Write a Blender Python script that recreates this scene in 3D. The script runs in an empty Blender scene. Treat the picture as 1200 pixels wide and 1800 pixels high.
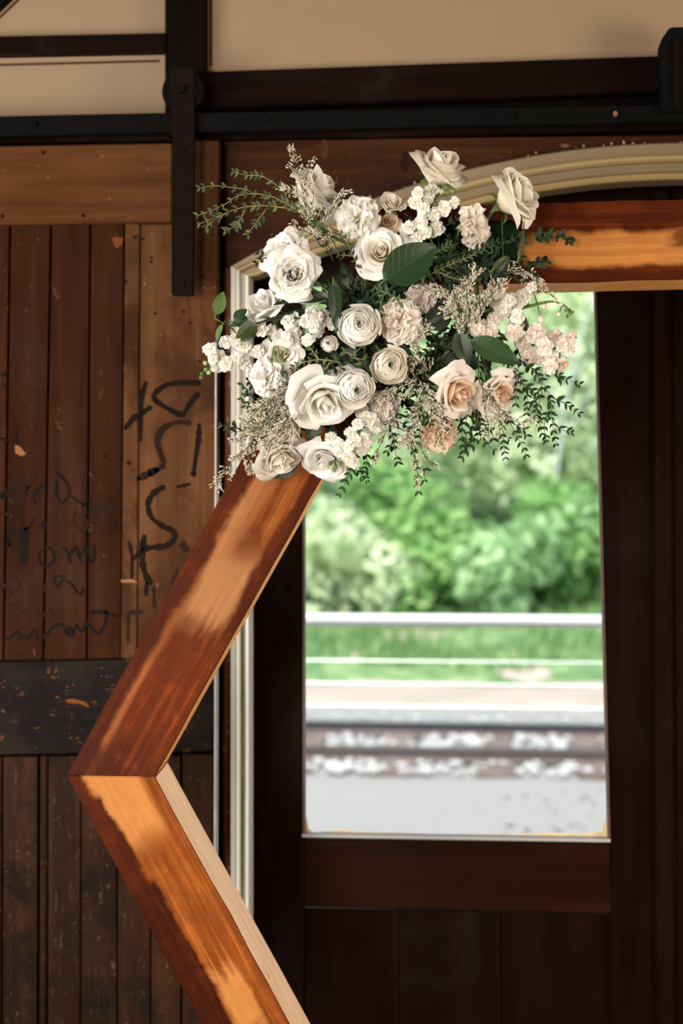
import bpy, bmesh, math, random
from mathutils import Vector, Matrix, noise as mnoise

# ---------------------------------------------------------------- camera, world, lights, exposure
SC = bpy.context.scene
COL = SC.collection
R = math.radians
CAM = Vector((0, 0, 1.4385))
YAW, FPX = R(5.0), 2500.0                      # 50 mm on a 24x36 frame, image taken as 1200x1800
FWD = Vector((-math.sin(YAW), math.cos(YAW), 0))
RGT = Vector((math.cos(YAW), math.sin(YAW), 0))
UP = Vector((0, 0, 1))
cam = bpy.data.cameras.new('camera')
cam.lens, cam.sensor_width, cam.sensor_fit = 50, 36, 'AUTO'
cam.clip_end = 300
cam.dof.use_dof = True
cam.dof.focus_distance = 2.36
cam.dof.aperture_fstop = 2.6
co = bpy.data.objects.new('camera', cam)
COL.objects.link(co)
co.location = CAM
co.rotation_euler = (R(90), 0, YAW)
SC.camera = co
vs = SC.view_settings
vs.view_transform, vs.look, vs.exposure, vs.gamma = 'Standard', 'None', 0.12, 1.0
vs.use_curve_mapping = False
SC.cycles.use_denoising = True
SC.cycles.max_bounces = 10
SC.cycles.diffuse_bounces = 7
SC.cycles.sample_clamp_indirect = 4.0

W = bpy.data.worlds.new('sky')
SC.world = W
W.use_nodes = True
wn = W.node_tree.nodes
sky = wn.new('ShaderNodeTexSky')
sky.sky_type = 'NISHITA'
sky.sun_disc = False
sky.sun_elevation, sky.sun_rotation = R(62), R(200)
sky.air_density, sky.dust_density = 1.0, 3.0
W.node_tree.links.new(sky.outputs[0], wn['Background'].inputs[0])
wn['Background'].inputs[1].default_value = 0.42

def light(name, kind, loc, aim, energy, color, **kw):
    l = bpy.data.lights.new(name, kind)
    l.energy, l.color = energy, color
    for k, v in kw.items():
        setattr(l, k, v)
    o = bpy.data.objects.new(name, l)
    COL.objects.link(o)
    o.location = loc
    o.rotation_euler = (Vector(aim) - Vector(loc)).to_track_quat('-Z', 'Y').to_euler()
    return o
light('sun', 'SUN', (-2.0, -5.0, 10), (0, 0, 0), 5.4, (1.0, 0.97, 0.9), angle=R(1.0))
# daylight through the wide openings of the left and the rear wall, behind the camera
light('daylight_left', 'AREA', (-2.54, 0.55, 1.1), (0.3, 2.5, 1.2), 125, (1.0, 0.97, 0.93), shape='RECTANGLE', size=1.5, size_y=1.5)
light('daylight_rear', 'AREA', (-1.85, -2.94, 1.35), (0.1, 2.4, 1.4), 210, (1.0, 0.91, 0.79), shape='RECTANGLE', size=1.2, size_y=2.0)

light('fill_right', 'AREA', (3.34, 0.5, 1.15), (0.2, 2.3, 1.0), 150, (1.0, 0.88, 0.72), shape='RECTANGLE', size=1.4, size_y=1.5)  # fill lamp added to brighten the inward faces of the arch

# ---------------------------------------------------------------- helpers
def ray(px, py):
    return FWD + RGT * ((px - 600) / FPX) + UP * ((900 - py) / FPX)
def at(px, py, Y):                              # a point of the photograph on the wall-parallel plane y = Y
    d = ray(px, py)
    return CAM + d * (Y / d.y)
AR_YAW, AR_TILT = R(2.94), R(1.5)               # the arch stands a little askew to the wall and leans a little
AN = Vector((-math.sin(AR_YAW) * math.cos(AR_TILT), math.cos(AR_YAW) * math.cos(AR_TILT), math.sin(AR_TILT)))
AU = Vector((math.cos(AR_YAW), math.sin(AR_YAW), 0))
AW = AU.cross(AN)
AO = CAM + FWD * 2.45
def on_arch(px, py, off=0.0):                   # a point off metres in front of the arch's face
    d = ray(px, py)
    o = AO - AN * off
    return CAM + d * ((o - CAM).dot(AN) / d.dot(AN))
def px_m(p):                                    # metres per pixel at a point
    return (p - CAM).dot(FWD) / FPX

def link(o, parent=None):
    COL.objects.link(o)
    if parent is not None:
        o.parent = parent
    return o
def me(name, vs, fs, mats, smooth=False, idx=None):
    m = bpy.data.meshes.new(name)
    m.from_pydata([tuple(v) for v in vs], [], fs)
    for x in (mats if isinstance(mats, (list, tuple)) else [mats]):
        m.materials.append(x)
    if idx:
        m.polygons.foreach_set('material_index', idx)
    if smooth:
        m.polygons.foreach_set('use_smooth', [True] * len(m.polygons))
    m.update()
    return m
def ob(name, mesh, parent=None, mat=None):
    o = bpy.data.objects.new(name, mesh)
    if mat is not None:
        o.matrix_basis = mat
    return link(o, parent)
def tag(o, label=None, cat=None, group=None, kind=None):
    for k, v in (('label', label), ('category', cat), ('group', group), ('kind', kind)):
        if v:
            o[k] = v
    return o
def thing(name, label, cat, mat=None, group=None):
    o = bpy.data.objects.new(name, None)
    o.empty_display_size = 0.02
    if mat is not None:
        o.matrix_basis = mat
    link(o)
    return tag(o, label, cat, group)
def frame(loc, z, x=None):                      # matrix with local z along z
    z = Vector(z).normalized()
    x = Vector(x) if x is not None else (Vector((1, 0, 0)) if abs(z.x) < 0.9 else Vector((0, 1, 0)))
    y = z.cross(x).normalized()
    x = y.cross(z)
    m = Matrix((x, y, z)).transposed().to_4x4()
    m.translation = loc
    return m
def prism(poly, Y0, Y1, bevel=0.0):             # polygon in x,z extruded from Y0 (front) to Y1 (back); returns verts, faces
    n = len(poly)
    bm = bmesh.new()
    a = [bm.verts.new((x, Y0, z)) for x, z in poly]
    b = [bm.verts.new((x, Y1, z)) for x, z in poly]
    bm.faces.new(a)
    bm.faces.new(b[::-1])
    for i in range(n):
        bm.faces.new((a[i], b[i], b[(i + 1) % n], a[(i + 1) % n]))
    bmesh.ops.recalc_face_normals(bm, faces=bm.faces[:])
    if bevel:
        bmesh.ops.bevel(bm, geom=bm.edges[:], offset=bevel, segments=1, affect='EDGES', clamp_overlap=True)
    return bm
def bm_ob(name, bm, mat, parent=None, off=None, smooth=False):
    if off is not None:
        bmesh.ops.translate(bm, verts=bm.verts[:], vec=-Vector(off))
    m = bpy.data.meshes.new(name)
    bm.to_mesh(m)
    bm.free()
    m.materials.append(mat)
    if smooth:
        m.polygons.foreach_set('use_smooth', [True] * len(m.polygons))
    return ob(name, m, parent)
def slab(name, pts, Y, thick, mat, parent=None, bevel=0.0025):   # pts in pixels, unprojected on the plane Y
    poly = [(at(x, y, Y).x, at(x, y, Y).z) for x, y in pts]
    off = parent.matrix_basis.translation if parent is not None else None
    return bm_ob(name, prism(poly, Y, Y + thick, bevel), mat, parent, off)
def rect(x0, y0, x1, y1, dx=0, dyr=0):
    return [(x0, y0), (x1, y0 + dyr), (x1 + dx, y1 + dyr), (x0 + dx, y1)]
def mbox(name, lo, hi, mat, parent=None, bevel=0.002):           # box in metres
    poly = [(lo[0], lo[2]), (hi[0], lo[2]), (hi[0], hi[2]), (lo[0], hi[2])]
    off = parent.matrix_basis.translation if parent is not None else None
    return bm_ob(name, prism(poly, lo[1], hi[1], bevel), mat, parent, off)
def tube(path, rad, n=6):
    vs, fs = [], []
    k = len(path)
    path = [Vector(p) for p in path]
    for i, p in enumerate(path):
        d = (path[min(i + 1, k - 1)] - path[max(i - 1, 0)]).normalized()
        m = frame(p, d)
        r = rad[i] if isinstance(rad, (list, tuple)) else rad
        for j in range(n):
            a = 2 * math.pi * j / n
            vs.append(m @ Vector((r * math.cos(a), r * math.sin(a), 0)))
    for i in range(k - 1):
        for j in range(n):
            q = (j + 1) % n
            fs.append((i * n + j, i * n + q, (i + 1) * n + q, (i + 1) * n + j))
    fs.append(tuple(range(n))[::-1])
    fs.append(tuple((k - 1) * n + j for j in range(n)))
    return vs, fs
def smooth_path(pts, n):                        # Catmull-Rom through pts
    pts = [Vector(p) for p in pts]
    if len(pts) == 2:
        return [pts[0].lerp(pts[1], i / n) for i in range(n + 1)]
    P = [pts[0] * 2 - pts[1]] + pts + [pts[-1] * 2 - pts[-2]]
    out = []
    seg = len(pts) - 1
    for i in range(n + 1):
        t = i / n * seg
        k = min(int(t), seg - 1)
        t -= k
        a, b, c, d = P[k:k + 4]
        out.append(0.5 * ((2 * b) + (c - a) * t + (2 * a - 5 * b + 4 * c - d) * t * t + (3 * b - a - 3 * c + d) * t ** 3))
    return out

# ---------------------------------------------------------------- materials
class NT:
    def __init__(s, name):
        s.m = bpy.data.materials.new(name)
        s.m.use_nodes = True
        s.t = s.m.node_tree
        s.t.nodes.clear()
        s.out = s.t.nodes.new('ShaderNodeOutputMaterial')
    def n(s, typ, **kw):
        x = s.t.nodes.new('ShaderNode' + typ)
        for k, v in kw.items():
            setattr(x, k, v)
        return x
    def put(s, sock, v):
        if isinstance(v, bpy.types.NodeSocket):
            s.t.links.new(v, sock)
        elif v is not None:
            if isinstance(v, (tuple, list)) and sock.type == 'RGBA' and len(v) == 3:
                v = (*v, 1)
            sock.default_value = v
    def math(s, op, a, b=None, c=None, clamp=False):
        x = s.n('Math', operation=op, use_clamp=clamp)
        for i, v in enumerate((a, b, c)):
            if v is not None:
                s.put(x.inputs[i], v)
        return x.outputs[0]
    def vmath(s, op, a, b=None):
        x = s.n('VectorMath', operation=op)
        s.put(x.inputs[0], a)
        if b is not None:
            s.put(x.inputs[1], b)
        return x.outputs[0]
    def noise(s, vec, scale, detail=4, rough=0.55, dist=0.0):
        x = s.n('TexNoise')
        s.put(x.inputs['Vector'], vec)
        x.inputs['Scale'].default_value = scale
        x.inputs['Detail'].default_value = detail
        x.inputs['Roughness'].default_value = rough
        x.inputs['Distortion'].default_value = dist
        return x.outputs[0]
    def step(s, v, a, b, lo=0.0, hi=1.0):
        x = s.n('MapRange', interpolation_type='SMOOTHSTEP')
        s.put(x.inputs[0], v)
        for i, q in zip((1, 2, 3, 4), (a, b, lo, hi)):
            s.put(x.inputs[i], q)
        return x.outputs[0]
    def mix(s, f, a, b, mode='MIX'):
        x = s.n('Mix', data_type='RGBA', blend_type=mode)
        s.put(x.inputs[0], f)
        s.put(x.inputs[6], a)
        s.put(x.inputs[7], b)
        return x.outputs[2]
    def ramp(s, f, stops):
        x = s.n('ValToRGB')
        s.put(x.inputs[0], f)
        e = x.color_ramp.elements
        while len(e) < len(stops):
            e.new(0.5)
        for q, (p, c) in zip(e, stops):
            q.position, q.color = p, (*c, 1)
        return x.outputs[0]
    def bsdf(s, color, rough=0.5, bump=None, strength=0.3, dist=0.002, metal=0.0, spec=0.5):
        b = s.n('BsdfPrincipled')
        s.put(b.inputs['Base Color'], color)
        s.put(b.inputs['Roughness'], rough)
        s.put(b.inputs['Metallic'], metal)
        s.put(b.inputs['Specular IOR Level'], spec)
        if bump is not None:
            x = s.n('Bump')
            x.inputs['Strength'].default_value = strength
            x.inputs['Distance'].default_value = dist
            s.put(x.inputs['Height'], bump)
            s.put(b.inputs['Normal'], x.outputs[0])
        s.put(s.out.inputs[0], b.outputs[0])
        return b
    def coords(s, axis='x', stretch=14.0):       # object coordinates with a per-object shift, squeezed along the grain
        tc = s.n('TexCoord').outputs['Object']
        rnd = s.n('ObjectInfo').outputs['Random']
        sh = s.math('MULTIPLY', rnd, 37.0)
        cmb = s.n('CombineXYZ')
        for i in range(3):
            s.put(cmb.inputs[i], sh)
        v = s.vmath('ADD', tc, cmb.outputs[0])
        mp = s.n('Mapping')
        s.put(mp.inputs[0], v)
        sc = {'x': (1, stretch, stretch), 'z': (stretch, stretch, 1), 'o': (1, 1, 1)}[axis]
        mp.inputs['Scale'].default_value = sc
        return v, mp.outputs[0], rnd

def wood(name, dark, mid, lite, axis='z', scale=2.2, rough=0.55, grime=0.45, grime_col=(0.012, 0.008, 0.006), scratch=0.0, scratch_col=(0.3, 0.2, 0.13), vary=0.25, bump=0.35, spec=0.035, sth=0.60, gscale=4.0):
    t = NT(name)
    v, g, rnd = t.coords(axis)
    f = t.noise(g, scale, 7, 0.62, 0.6)
    c = t.ramp(f, [(0.28, dark), (0.5, mid), (0.72, lite)])
    big = t.noise(v, gscale, 6, 0.62, 0.5)
    c = t.mix(t.step(big, 0.72 - grime * 0.45, 0.9 - grime * 0.4, 0, 0.85), c, grime_col)
    if scratch:
        s1 = t.noise(v, 26, 5, 0.75, 1.6)
        s2 = t.noise(g, 9, 3, 0.6, 0.5)
        c = t.mix(t.math('MULTIPLY', t.step(s1, sth, sth + 0.07), t.step(s2, 0.48, 0.62, 0, scratch)), c, scratch_col)
    hsv = t.n('HueSaturation')
    t.put(hsv.inputs['Value'], t.math('MULTIPLY_ADD', rnd, vary, 1 - vary / 2))
    t.put(hsv.inputs['Color'], c)
    t.bsdf(hsv.outputs[0], t.step(big, 0.3, 0.7, rough - 0.1, rough + 0.15), t.math('ADD', f, t.math('MULTIPLY', big, 0.5)), bump, 0.003, spec=spec)
    return t.m
def plain(name, col, rough=0.5, metal=0.0, var=0.12, scale=20, bump=0.15, spec=0.5):
    t = NT(name)
    v, g, rnd = t.coords('o')
    f = t.noise(v, scale, 5)
    c = t.mix(f, tuple(x * (1 - var) for x in col), tuple(min(1, x * (1 + var)) for x in col))
    t.bsdf(c, rough, f, bump, 0.001, metal, spec)
    return t.m
def leafy(name, cols, trans=0.25, rough=0.45, gloss=0.2, veins=False):   # thin plant tissue, lit through
    t = NT(name)
    rnd = t.n('ObjectInfo').outputs['Random']
    tc = t.n('TexCoord').outputs['Object']
    geo = t.n('NewGeometry')
    f = t.noise(tc, 60, 3)
    r2 = t.math('FRACT', t.math('ADD', rnd, geo.outputs['Random Per Island']))
    c = t.ramp(t.math('MULTIPLY_ADD', r2, 0.75, t.math('MULTIPLY', f, 0.25)), [(0.1, cols[0]), (0.55, cols[1]), (0.95, cols[-1])])
    h = f
    if veins:
        uv = t.n('UVMap').outputs[0]
        sp = t.n('SeparateXYZ')
        t.put(sp.inputs[0], uv)
        au = t.math('ABSOLUTE', sp.outputs[0])
        ph = t.math('SINE', t.math('MULTIPLY', t.math('SUBTRACT', sp.outputs[1], t.math('MULTIPLY', au, 0.22)), 50))
        vein = t.math('MAXIMUM', t.step(ph, 0.93, 1.0), t.step(au, 0.05, 0.015))
        c = t.mix(t.math('MULTIPLY', vein, 0.16), c, tuple(min(1, x * 2.2 + 0.02) for x in cols[1]))
        h = t.math('MULTIPLY_ADD', vein, -1.0, t.math('MULTIPLY', f, 0.3))
    b = t.bsdf(c, rough, h, 0.25, 0.0015, spec=gloss)
    tr = t.n('BsdfTranslucent')
    t.put(tr.inputs[0], c)
    mx = t.n('MixShader')
    mx.inputs[0].default_value = trans
    t.put(mx.inputs[1], b.outputs[0])
    t.put(mx.inputs[2], tr.outputs[0])
    t.put(t.out.inputs[0], mx.outputs[0])
    return t.m
def petal_mat(name, outer, inner, trans=0.42):
    t = NT(name)
    uv = t.n('UVMap').outputs[0]
    sp = t.n('SeparateXYZ')
    t.put(sp.inputs[0], uv)
    tc = t.n('TexCoord').outputs['Object']
    rnd = t.n('ObjectInfo').outputs['Random']
    c = t.mix(t.step(sp.outputs[1], 0.2, 0.8), inner, outer)
    rib = t.noise(t.vmath('MULTIPLY', uv, (14, 1.5, 1)), 3, 3)
    hsv = t.n('HueSaturation')
    t.put(hsv.inputs['Value'], t.math('ADD', t.math('MULTIPLY_ADD', rnd, 0.08, 0.9), t.math('MULTIPLY', rib, 0.08)))
    t.put(hsv.inputs['Color'], c)
    b = t.bsdf(hsv.outputs[0], 0.6, rib, 0.12, 0.001, spec=0.2)
    tr = t.n('BsdfTranslucent')
    t.put(tr.inputs[0], hsv.outputs[0])
    mx = t.n('MixShader')
    mx.inputs[0].default_value = trans
    t.put(mx.inputs[1], b.outputs[0])
    t.put(mx.inputs[2], tr.outputs[0])
    t.put(t.out.inputs[0], mx.outputs[0])
    return t.m
# palette of the place
M = {}
M['plank'] = wood('aged_plank', (0.0118, 0.0032, 0.0007), (0.0253, 0.0069, 0.0015), (0.0405, 0.0121, 0.0029), 'z', 1.6, 0.6, 0.35, scratch=0.35, scratch_col=(0.25, 0.12, 0.06))
M['stile'] = wood('bare_board_upright', (0.0374, 0.0136, 0.0045), (0.0636, 0.0248, 0.0087), (0.0935, 0.0408, 0.0160), 'z', 1.8, 0.6, 0.6, grime_col=(0.022, 0.008, 0.004), scratch=0.35, scratch_col=(0.36, 0.2, 0.11))
M['toprail'] = wood('bare_board_across', (0.0399, 0.0132, 0.0039), (0.0690, 0.0254, 0.0079), (0.0943, 0.0380, 0.0126), 'x', 1.8, 0.6, 0.32, grime_col=(0.055, 0.02, 0.008), scratch=0.3, scratch_col=(0.36, 0.22, 0.12))
M['blackrail'] = wood('blackened_board', (0.0036, 0.0020, 0.0014), (0.0071, 0.0038, 0.0025), (0.0140, 0.0071, 0.0044), 'x', 1.4, 0.5, 0.75, grime_col=(0.004, 0.003, 0.003), scratch=0.9, scratch_col=(0.10, 0.036, 0.014), bump=0.6, sth=0.56, gscale=7)
M['wornplank'] = wood('worn_low_plank', (0.0076, 0.0031, 0.0014), (0.0167, 0.0064, 0.0027), (0.0334, 0.0131, 0.0054), 'z', 1.6, 0.5, 0.55, grime_col=(0.006, 0.004, 0.003), scratch=0.55, scratch_col=(0.085, 0.047, 0.03), bump=0.5, sth=0.55, gscale=7)
M['darkwood'] = wood('dark_timber', (0.0020, 0.0006, 0.0003), (0.0039, 0.0011, 0.0006), (0.0086, 0.0025, 0.0010), 'x', 2.0, 0.5, 0.4)
M['darkpost'] = wood('dark_timber_upright', (0.0011, 0.0005, 0.0003), (0.0021, 0.0008, 0.0004), (0.0044, 0.0017, 0.0010), 'z', 2.0, 0.5, 0.4)
M['brownboard'] = wood('brown_wall_board', (0.0122, 0.0039, 0.0015), (0.0246, 0.0083, 0.0029), (0.0472, 0.0171, 0.0059), 'x', 1.6, 0.5, 0.45, scratch=0.35, scratch_col=(0.3, 0.17, 0.12))
M['brownup'] = wood('brown_wall_board_upright', (0.0998, 0.0294, 0.0177), (0.1830, 0.0589, 0.0324), (0.3328, 0.1178, 0.0706), 'z', 1.6, 0.45, 0.45, scratch=0.6, scratch_col=(0.4, 0.24, 0.2))
M['doorwood'] = wood('dark_red_door_wood', (0.0036, 0.0010, 0.0006), (0.0059, 0.0016, 0.0009), (0.0098, 0.0028, 0.0014), 'z', 1.6, 0.42, 0.3, vary=0.15, bump=0.12)
M['doorwoodx'] = wood('dark_red_door_wood_across', (0.0075, 0.0022, 0.0011), (0.0115, 0.0031, 0.0016), (0.0169, 0.0052, 0.0028), 'x', 1.6, 0.42, 0.3, vary=0.1, bump=0.12)
M['cream'] = plain('tan_wall_paint', (0.19, 0.124, 0.071), 0.6, var=0.05, scale=3)
M['groove'] = plain('brown_pinstripe', (0.05, 0.025, 0.012), 0.6, spec=0.05)
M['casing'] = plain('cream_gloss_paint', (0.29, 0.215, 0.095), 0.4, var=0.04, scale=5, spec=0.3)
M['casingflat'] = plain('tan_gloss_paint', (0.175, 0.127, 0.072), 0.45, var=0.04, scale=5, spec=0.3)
M['jamb'] = plain('casing_paint_lit', (0.50, 0.485, 0.42), 0.35, var=0.04, scale=5, spec=0.35)  # casing paint lightened on the jambs, stronger light put into its colour
M['jambflat'] = plain('casing_flat_lit', (0.36, 0.335, 0.275), 0.4, var=0.05, scale=5, spec=0.3)  # flat bands of the jambs, lightened for the same stronger light
M['iron'] = plain('black_iron', (0.003, 0.0032, 0.003), 0.6, 0.0, 0.3, 30, 0.3, 0.02)
M['ironstrap'] = plain('rusty_black_iron', (0.006, 0.0034, 0.0026), 0.6, 0.0, 0.35, 25, 0.3, 0.02)
M['white_edge'] = plain('worn_white_paint', (0.30, 0.30, 0.29), 0.5, var=0.4, scale=30)
M['floor'] = wood('floor_board', (0.05, 0.025, 0.012), (0.10, 0.05, 0.025), (0.16, 0.085, 0.045), 'x', 1.4, 0.4, 0.3)
M['roomwall'] = plain('brown_room_wall', (0.12, 0.07, 0.04), 0.7)
M['ink'] = plain('black_brush_paint', (0.006, 0.003, 0.002), 0.7, var=0.5, scale=60, spec=0.05)
M['fadeink'] = plain('faded_brush_paint', (0.014, 0.006, 0.003), 0.7, var=0.5, scale=60, spec=0.05)
M['chip'] = plain('bare_wood_chip', (0.20, 0.085, 0.034), 0.7, spec=0.04)
M['chip2'] = plain('orange_wood_chip', (0.12, 0.036, 0.009), 0.7, spec=0.04)

def struct(o):
    o['kind'] = 'structure'
    return o
WY = 2.90                                        # face of the wall boards

# ---------------------------------------------------------------- room shell
XL, XR, YB = -2.6, 3.4, -3.0
def shell(name, lo, hi, mat):
    return struct(mbox(name, lo, hi, mat, None, 0))
# rear wall and left wall with their wide openings (daylight_left, daylight_rear stand in them)
def wall_with_hole(name, axis, fixed, a0, a1, h0, h1, z0, z1, mat, top=3.05):
    bm = bmesh.new()
    for lo, hi in (((a0, 0), (h0, top)), ((h1, 0), (a1, top)), ((h0, 0), (h1, z0)), ((h0, z1), (h1, top))):
        if hi[1] - lo[1] < 0.01 or hi[0] - lo[0] < 0.01:
            continue
        c = []
        for dz in (lo[1], hi[1]):
            for d in (fixed, fixed - 0.12):
                for da in (lo[0], hi[0]):
                    c.append(bm.verts.new((da, d, dz) if axis == 'y' else (d, da, dz)))
        for f in ((0, 1, 3, 2), (4, 6, 7, 5), (0, 4, 5, 1), (2, 3, 7, 6), (0, 2, 6, 4), (1, 5, 7, 3)):
            bm.faces.new([c[i] for i in f])
    bmesh.ops.recalc_face_normals(bm, faces=bm.faces[:])
    return struct(bm_ob(name, bm, mat))
floor = shell('floor', (XL - 0.1, YB - 0.1, -0.12), (XR + 0.1, 3.12, 0.0), M['floor'])
shell('ceiling', (XL - 0.1, YB - 0.1, 3.05), (XR + 0.1, 3.12, 3.15), M['roomwall'])
wall_with_hole('wall_left', 'x', XL, YB, 3.0, -0.4, 1.5, 0.25, 2.4, M['roomwall'])
wall_with_hole('wall_right', 'x', XR + 0.12, YB, 3.0, -0.2, 1.6, 0.25, 2.5, M['roomwall'])  # opening added to hold the right fill lamp
wall_with_hole('wall_rear', 'y', YB, XL, XR, -2.5, -1.2, 0.3, 2.6, M['roomwall'])

# ---------------------------------------------------------------- back wall: doorway with a segmental arch
XC = at(1166, 900, WY).x                         # middle of the double doorway
def wall_px(px, py):
    p = at(px, py, 2.86)
    return p.x, p.z
x_out, z_out = wall_px(405, 468)                 # outer corner of the casing
apex = wall_px(1200, 250)[1]
half = XC - x_out
rise = apex - z_out
RAD = (half * half + rise * rise) / (2 * rise)
ZC = apex - RAD
def arch_path(shrink, n=40):                     # casing line, shrink metres inside its outer edge: up, over, down
    r = RAD - shrink
    h = half - shrink
    a = math.asin(h / r)
    pts = [(XC - h, 0.0)]
    pts += [(XC + r * math.sin(-a + 2 * a * i / n), ZC + r * math.cos(-a + 2 * a * i / n)) for i in range(n + 1)]
    return pts + [(XC + h, 0.0)]
inner = arch_path(0.046)
hole = arch_path(0.02)
bm = bmesh.new()
def quad_strip(bm, quads, Y0, Y1):
    for q in quads:
        b = prism(q, Y0, Y1)
        m = bpy.data.meshes.new('t')
        b.to_mesh(m)
        b.free()
        bm.from_mesh(m)
        bpy.data.meshes.remove(m)
qs = [[(XL, 0), (hole[0][0], 0), (hole[0][0], 3.05), (XL, 3.05)], [(hole[-1][0], 0), (XR, 0), (XR, 3.05), (hole[-1][0], 3.05)]]
for i in range(1, len(hole) - 2):
    a, b = hole[i], hole[i + 1]
    qs.append([a, b, (b[0], 3.05), (a[0], 3.05)])
quad_strip(bm, qs, WY, WY + 0.12)
wall = struct(bm_ob('wall_back', bm, M['darkpost']))
wall.matrix_basis = Matrix()

# tan panels of the half-timbered top, their pinstripes, dark timbers
def wslab(name, pts, Y, th, mat, bevel=0.002):
    return slab(name, pts, Y, th, mat, wall, bevel)
p1 = wslab('panel', [(-330, -260), (291, -260), (291, 59), (-330, 72)], 2.892, 0.02, M['cream'])
p2 = wslab('panel', [(-330, 108), (291, 95), (291, 199), (-330, 212)], 2.892, 0.02, M['cream'])
p3 = wslab('panel', [(357, -260), (2300, -260), (2300, 68), (1180, 98), (357, 127)], 2.892, 0.02, M['cream'])
wslab('pinstripe', [(-330, 120), (280, 105), (280, 109), (-330, 124)], 2.8905, 0.003, M['groove'], 0)
wslab('pinstripe', [(369, -260), (373, -260), (373, 116), (369, 116)], 2.8905, 0.003, M['groove'], 0)
wslab('pinstripe', [(-20, 46), (60, -30), (63, -27), (-17, 49)], 2.8905, 0.003, M['groove'], 0)
wslab('pinstripe', [(-30, 32), (46, -40), (48, -38), (-28, 34)], 2.8905, 0.003, M['groove'], 0)
wslab('diagonal_brace', [(-60, 67), (-160, 67), (184, -260), (284, -260)], 2.87, 0.03, M['darkpost'])
wslab('timber_post', [(290, -260), (359, -260), (359, 238), (294, 240)], 2.852, 0.05, M['darkpost'])
wslab('timber_rail', [(-330, 70), (292, 58), (292, 88), (-330, 100)], 2.862, 0.04, M['darkwood'])
wslab('timber_rail', [(357, 126), (1180, 97), (2300, 66), (2300, 156), (1180, 160), (357, 192)], 2.862, 0.04, M['darkwood'], 0.004)
wslab('timber_rail', [(-330, 234), (1300, 198), (2300, 178), (2300, 205), (1300, 226), (385, 246), (-330, 258)], 2.868, 0.034, M['darkwood'])
# brown boards over and beside the doorway, cut by the arch (they end behind the casing)
def board_under(px0, px1, py_top_l, py_top_r, Y, th, mat, n=16):
    a, b = at(px0, py_top_l, Y), at(px1, py_top_r, Y)
    top = [(a.x + (b.x - a.x) * i / n, a.z + (b.z - a.z) * i / n) for i in range(n + 1)]
    bot = []
    r = RAD - 0.012
    for x, z in top:
        d = min(abs(x - XC), half - 0.012)
        bot.append((x, min(z - 0.004, max(ZC + math.sqrt(r * r - d * d), z_out - 0.05))))
    return bm_ob('wall_board', prism(top + bot[::-1], Y, Y + th, 0.0015), mat, wall)
board_under(394, 1300, 247, 236, 2.885, 0.02, M['brownboard'])
board_under(1301, 2000, 232, 226, 2.885, 0.02, M['brownboard'])
wslab('wall_board', [(392, 470), (406, 470), (409, 2200), (391, 2200)], 2.883, 0.02, M['brownup'], 0.004)
wslab('wall_board', [(372, 246), (388, 246), (386, 2200), (366, 2200)], 2.897, 0.004, M['iron'], 0)  # black strip: shade of the gap beside the sliding door, put into colour
for kx, ky, kr in ((712, 284, 14), (570, 262, 13)):       # knots of the board over the doorway
    vs, fs = [], []
    c = at(kx, ky, 2.8846)
    for j in range(14):
        a = j / 14 * 2 * math.pi
        vs.append(c + Vector((math.cos(a) * kr * 0.55, 0, math.sin(a) * kr * 1.4)) * 0.00116)
    fs.append(tuple(range(14)))
    ob('knot', me('knot', vs, fs, M['fadeink'] if kx > 600 else M['brownup']), wall)
# white flaking paint along the foot of the board that meets the casing
rr = random.Random(4)
bm = bmesh.new()
for i in range(130):
    if i < 75 and rr.random() < 0.55:
        continue
    if i < 75:
        q = at(rr.uniform(402, 406), 470 + i * 15 + rr.uniform(-6, 6), 2.8815)
        c = (q.x + rr.uniform(-0.004, 0.001), 2.8815, q.z)
    else:
        a = rr.uniform(-0.95, 0.6) * math.asin(half / RAD)
        r = RAD + rr.uniform(-0.001, 0.010)
        c = (XC + r * math.sin(a), 2.8835, ZC + r * math.cos(a))
    s = rr.uniform(0.001, 0.0045)
    vsx = [bm.verts.new((c[0] + s * math.cos(t) * rr.uniform(.5, 1), c[1], c[2] + 1.6 * s * math.sin(t) * rr.uniform(.5, 1))) for t in (0, 1.1, 2.2, 3.3, 4.4, 5.5)]
    bm.faces.new(vsx[::-1])
ch = bm_ob('paint_flakes', bm, plain('pinkish_old_paint', (0.26, 0.17, 0.14), 0.6, var=0.4), wall)
ch['kind'] = 'stuff'

# casing: a moulded profile swept along the jambs and the arch. (d = metres in from the outer edge, y = face)
PROF = [(0.0, 2.885), (0.0, 2.862), (0.002, 2.858), (0.012, 2.858), (0.0145, 2.860), (0.016, 2.853), (0.019, 2.8495), (0.022, 2.8505), (0.0245, 2.857),
        (0.026, 2.862), (0.036, 2.862), (0.0375, 2.857), (0.040, 2.851), (0.044, 2.850), (0.047, 2.854), (0.048, 2.865), (0.0485, 2.9)]
def sweep(name, prof, mat, a_top):
    rows = [arch_path(d) for d, _ in prof]
    k = len(rows[0])
    vs = [(rows[j][i][0], prof[j][1], rows[j][i][1]) for i in range(k) for j in range(len(prof))]
    n = len(prof)
    fs = [(i * n + j, i * n + j + 1, (i + 1) * n + j + 1, (i + 1) * n + j) for i in range(k - 1) for j in range(n - 1)]
    return ob(name, me(name, vs, fs, mat))
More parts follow.
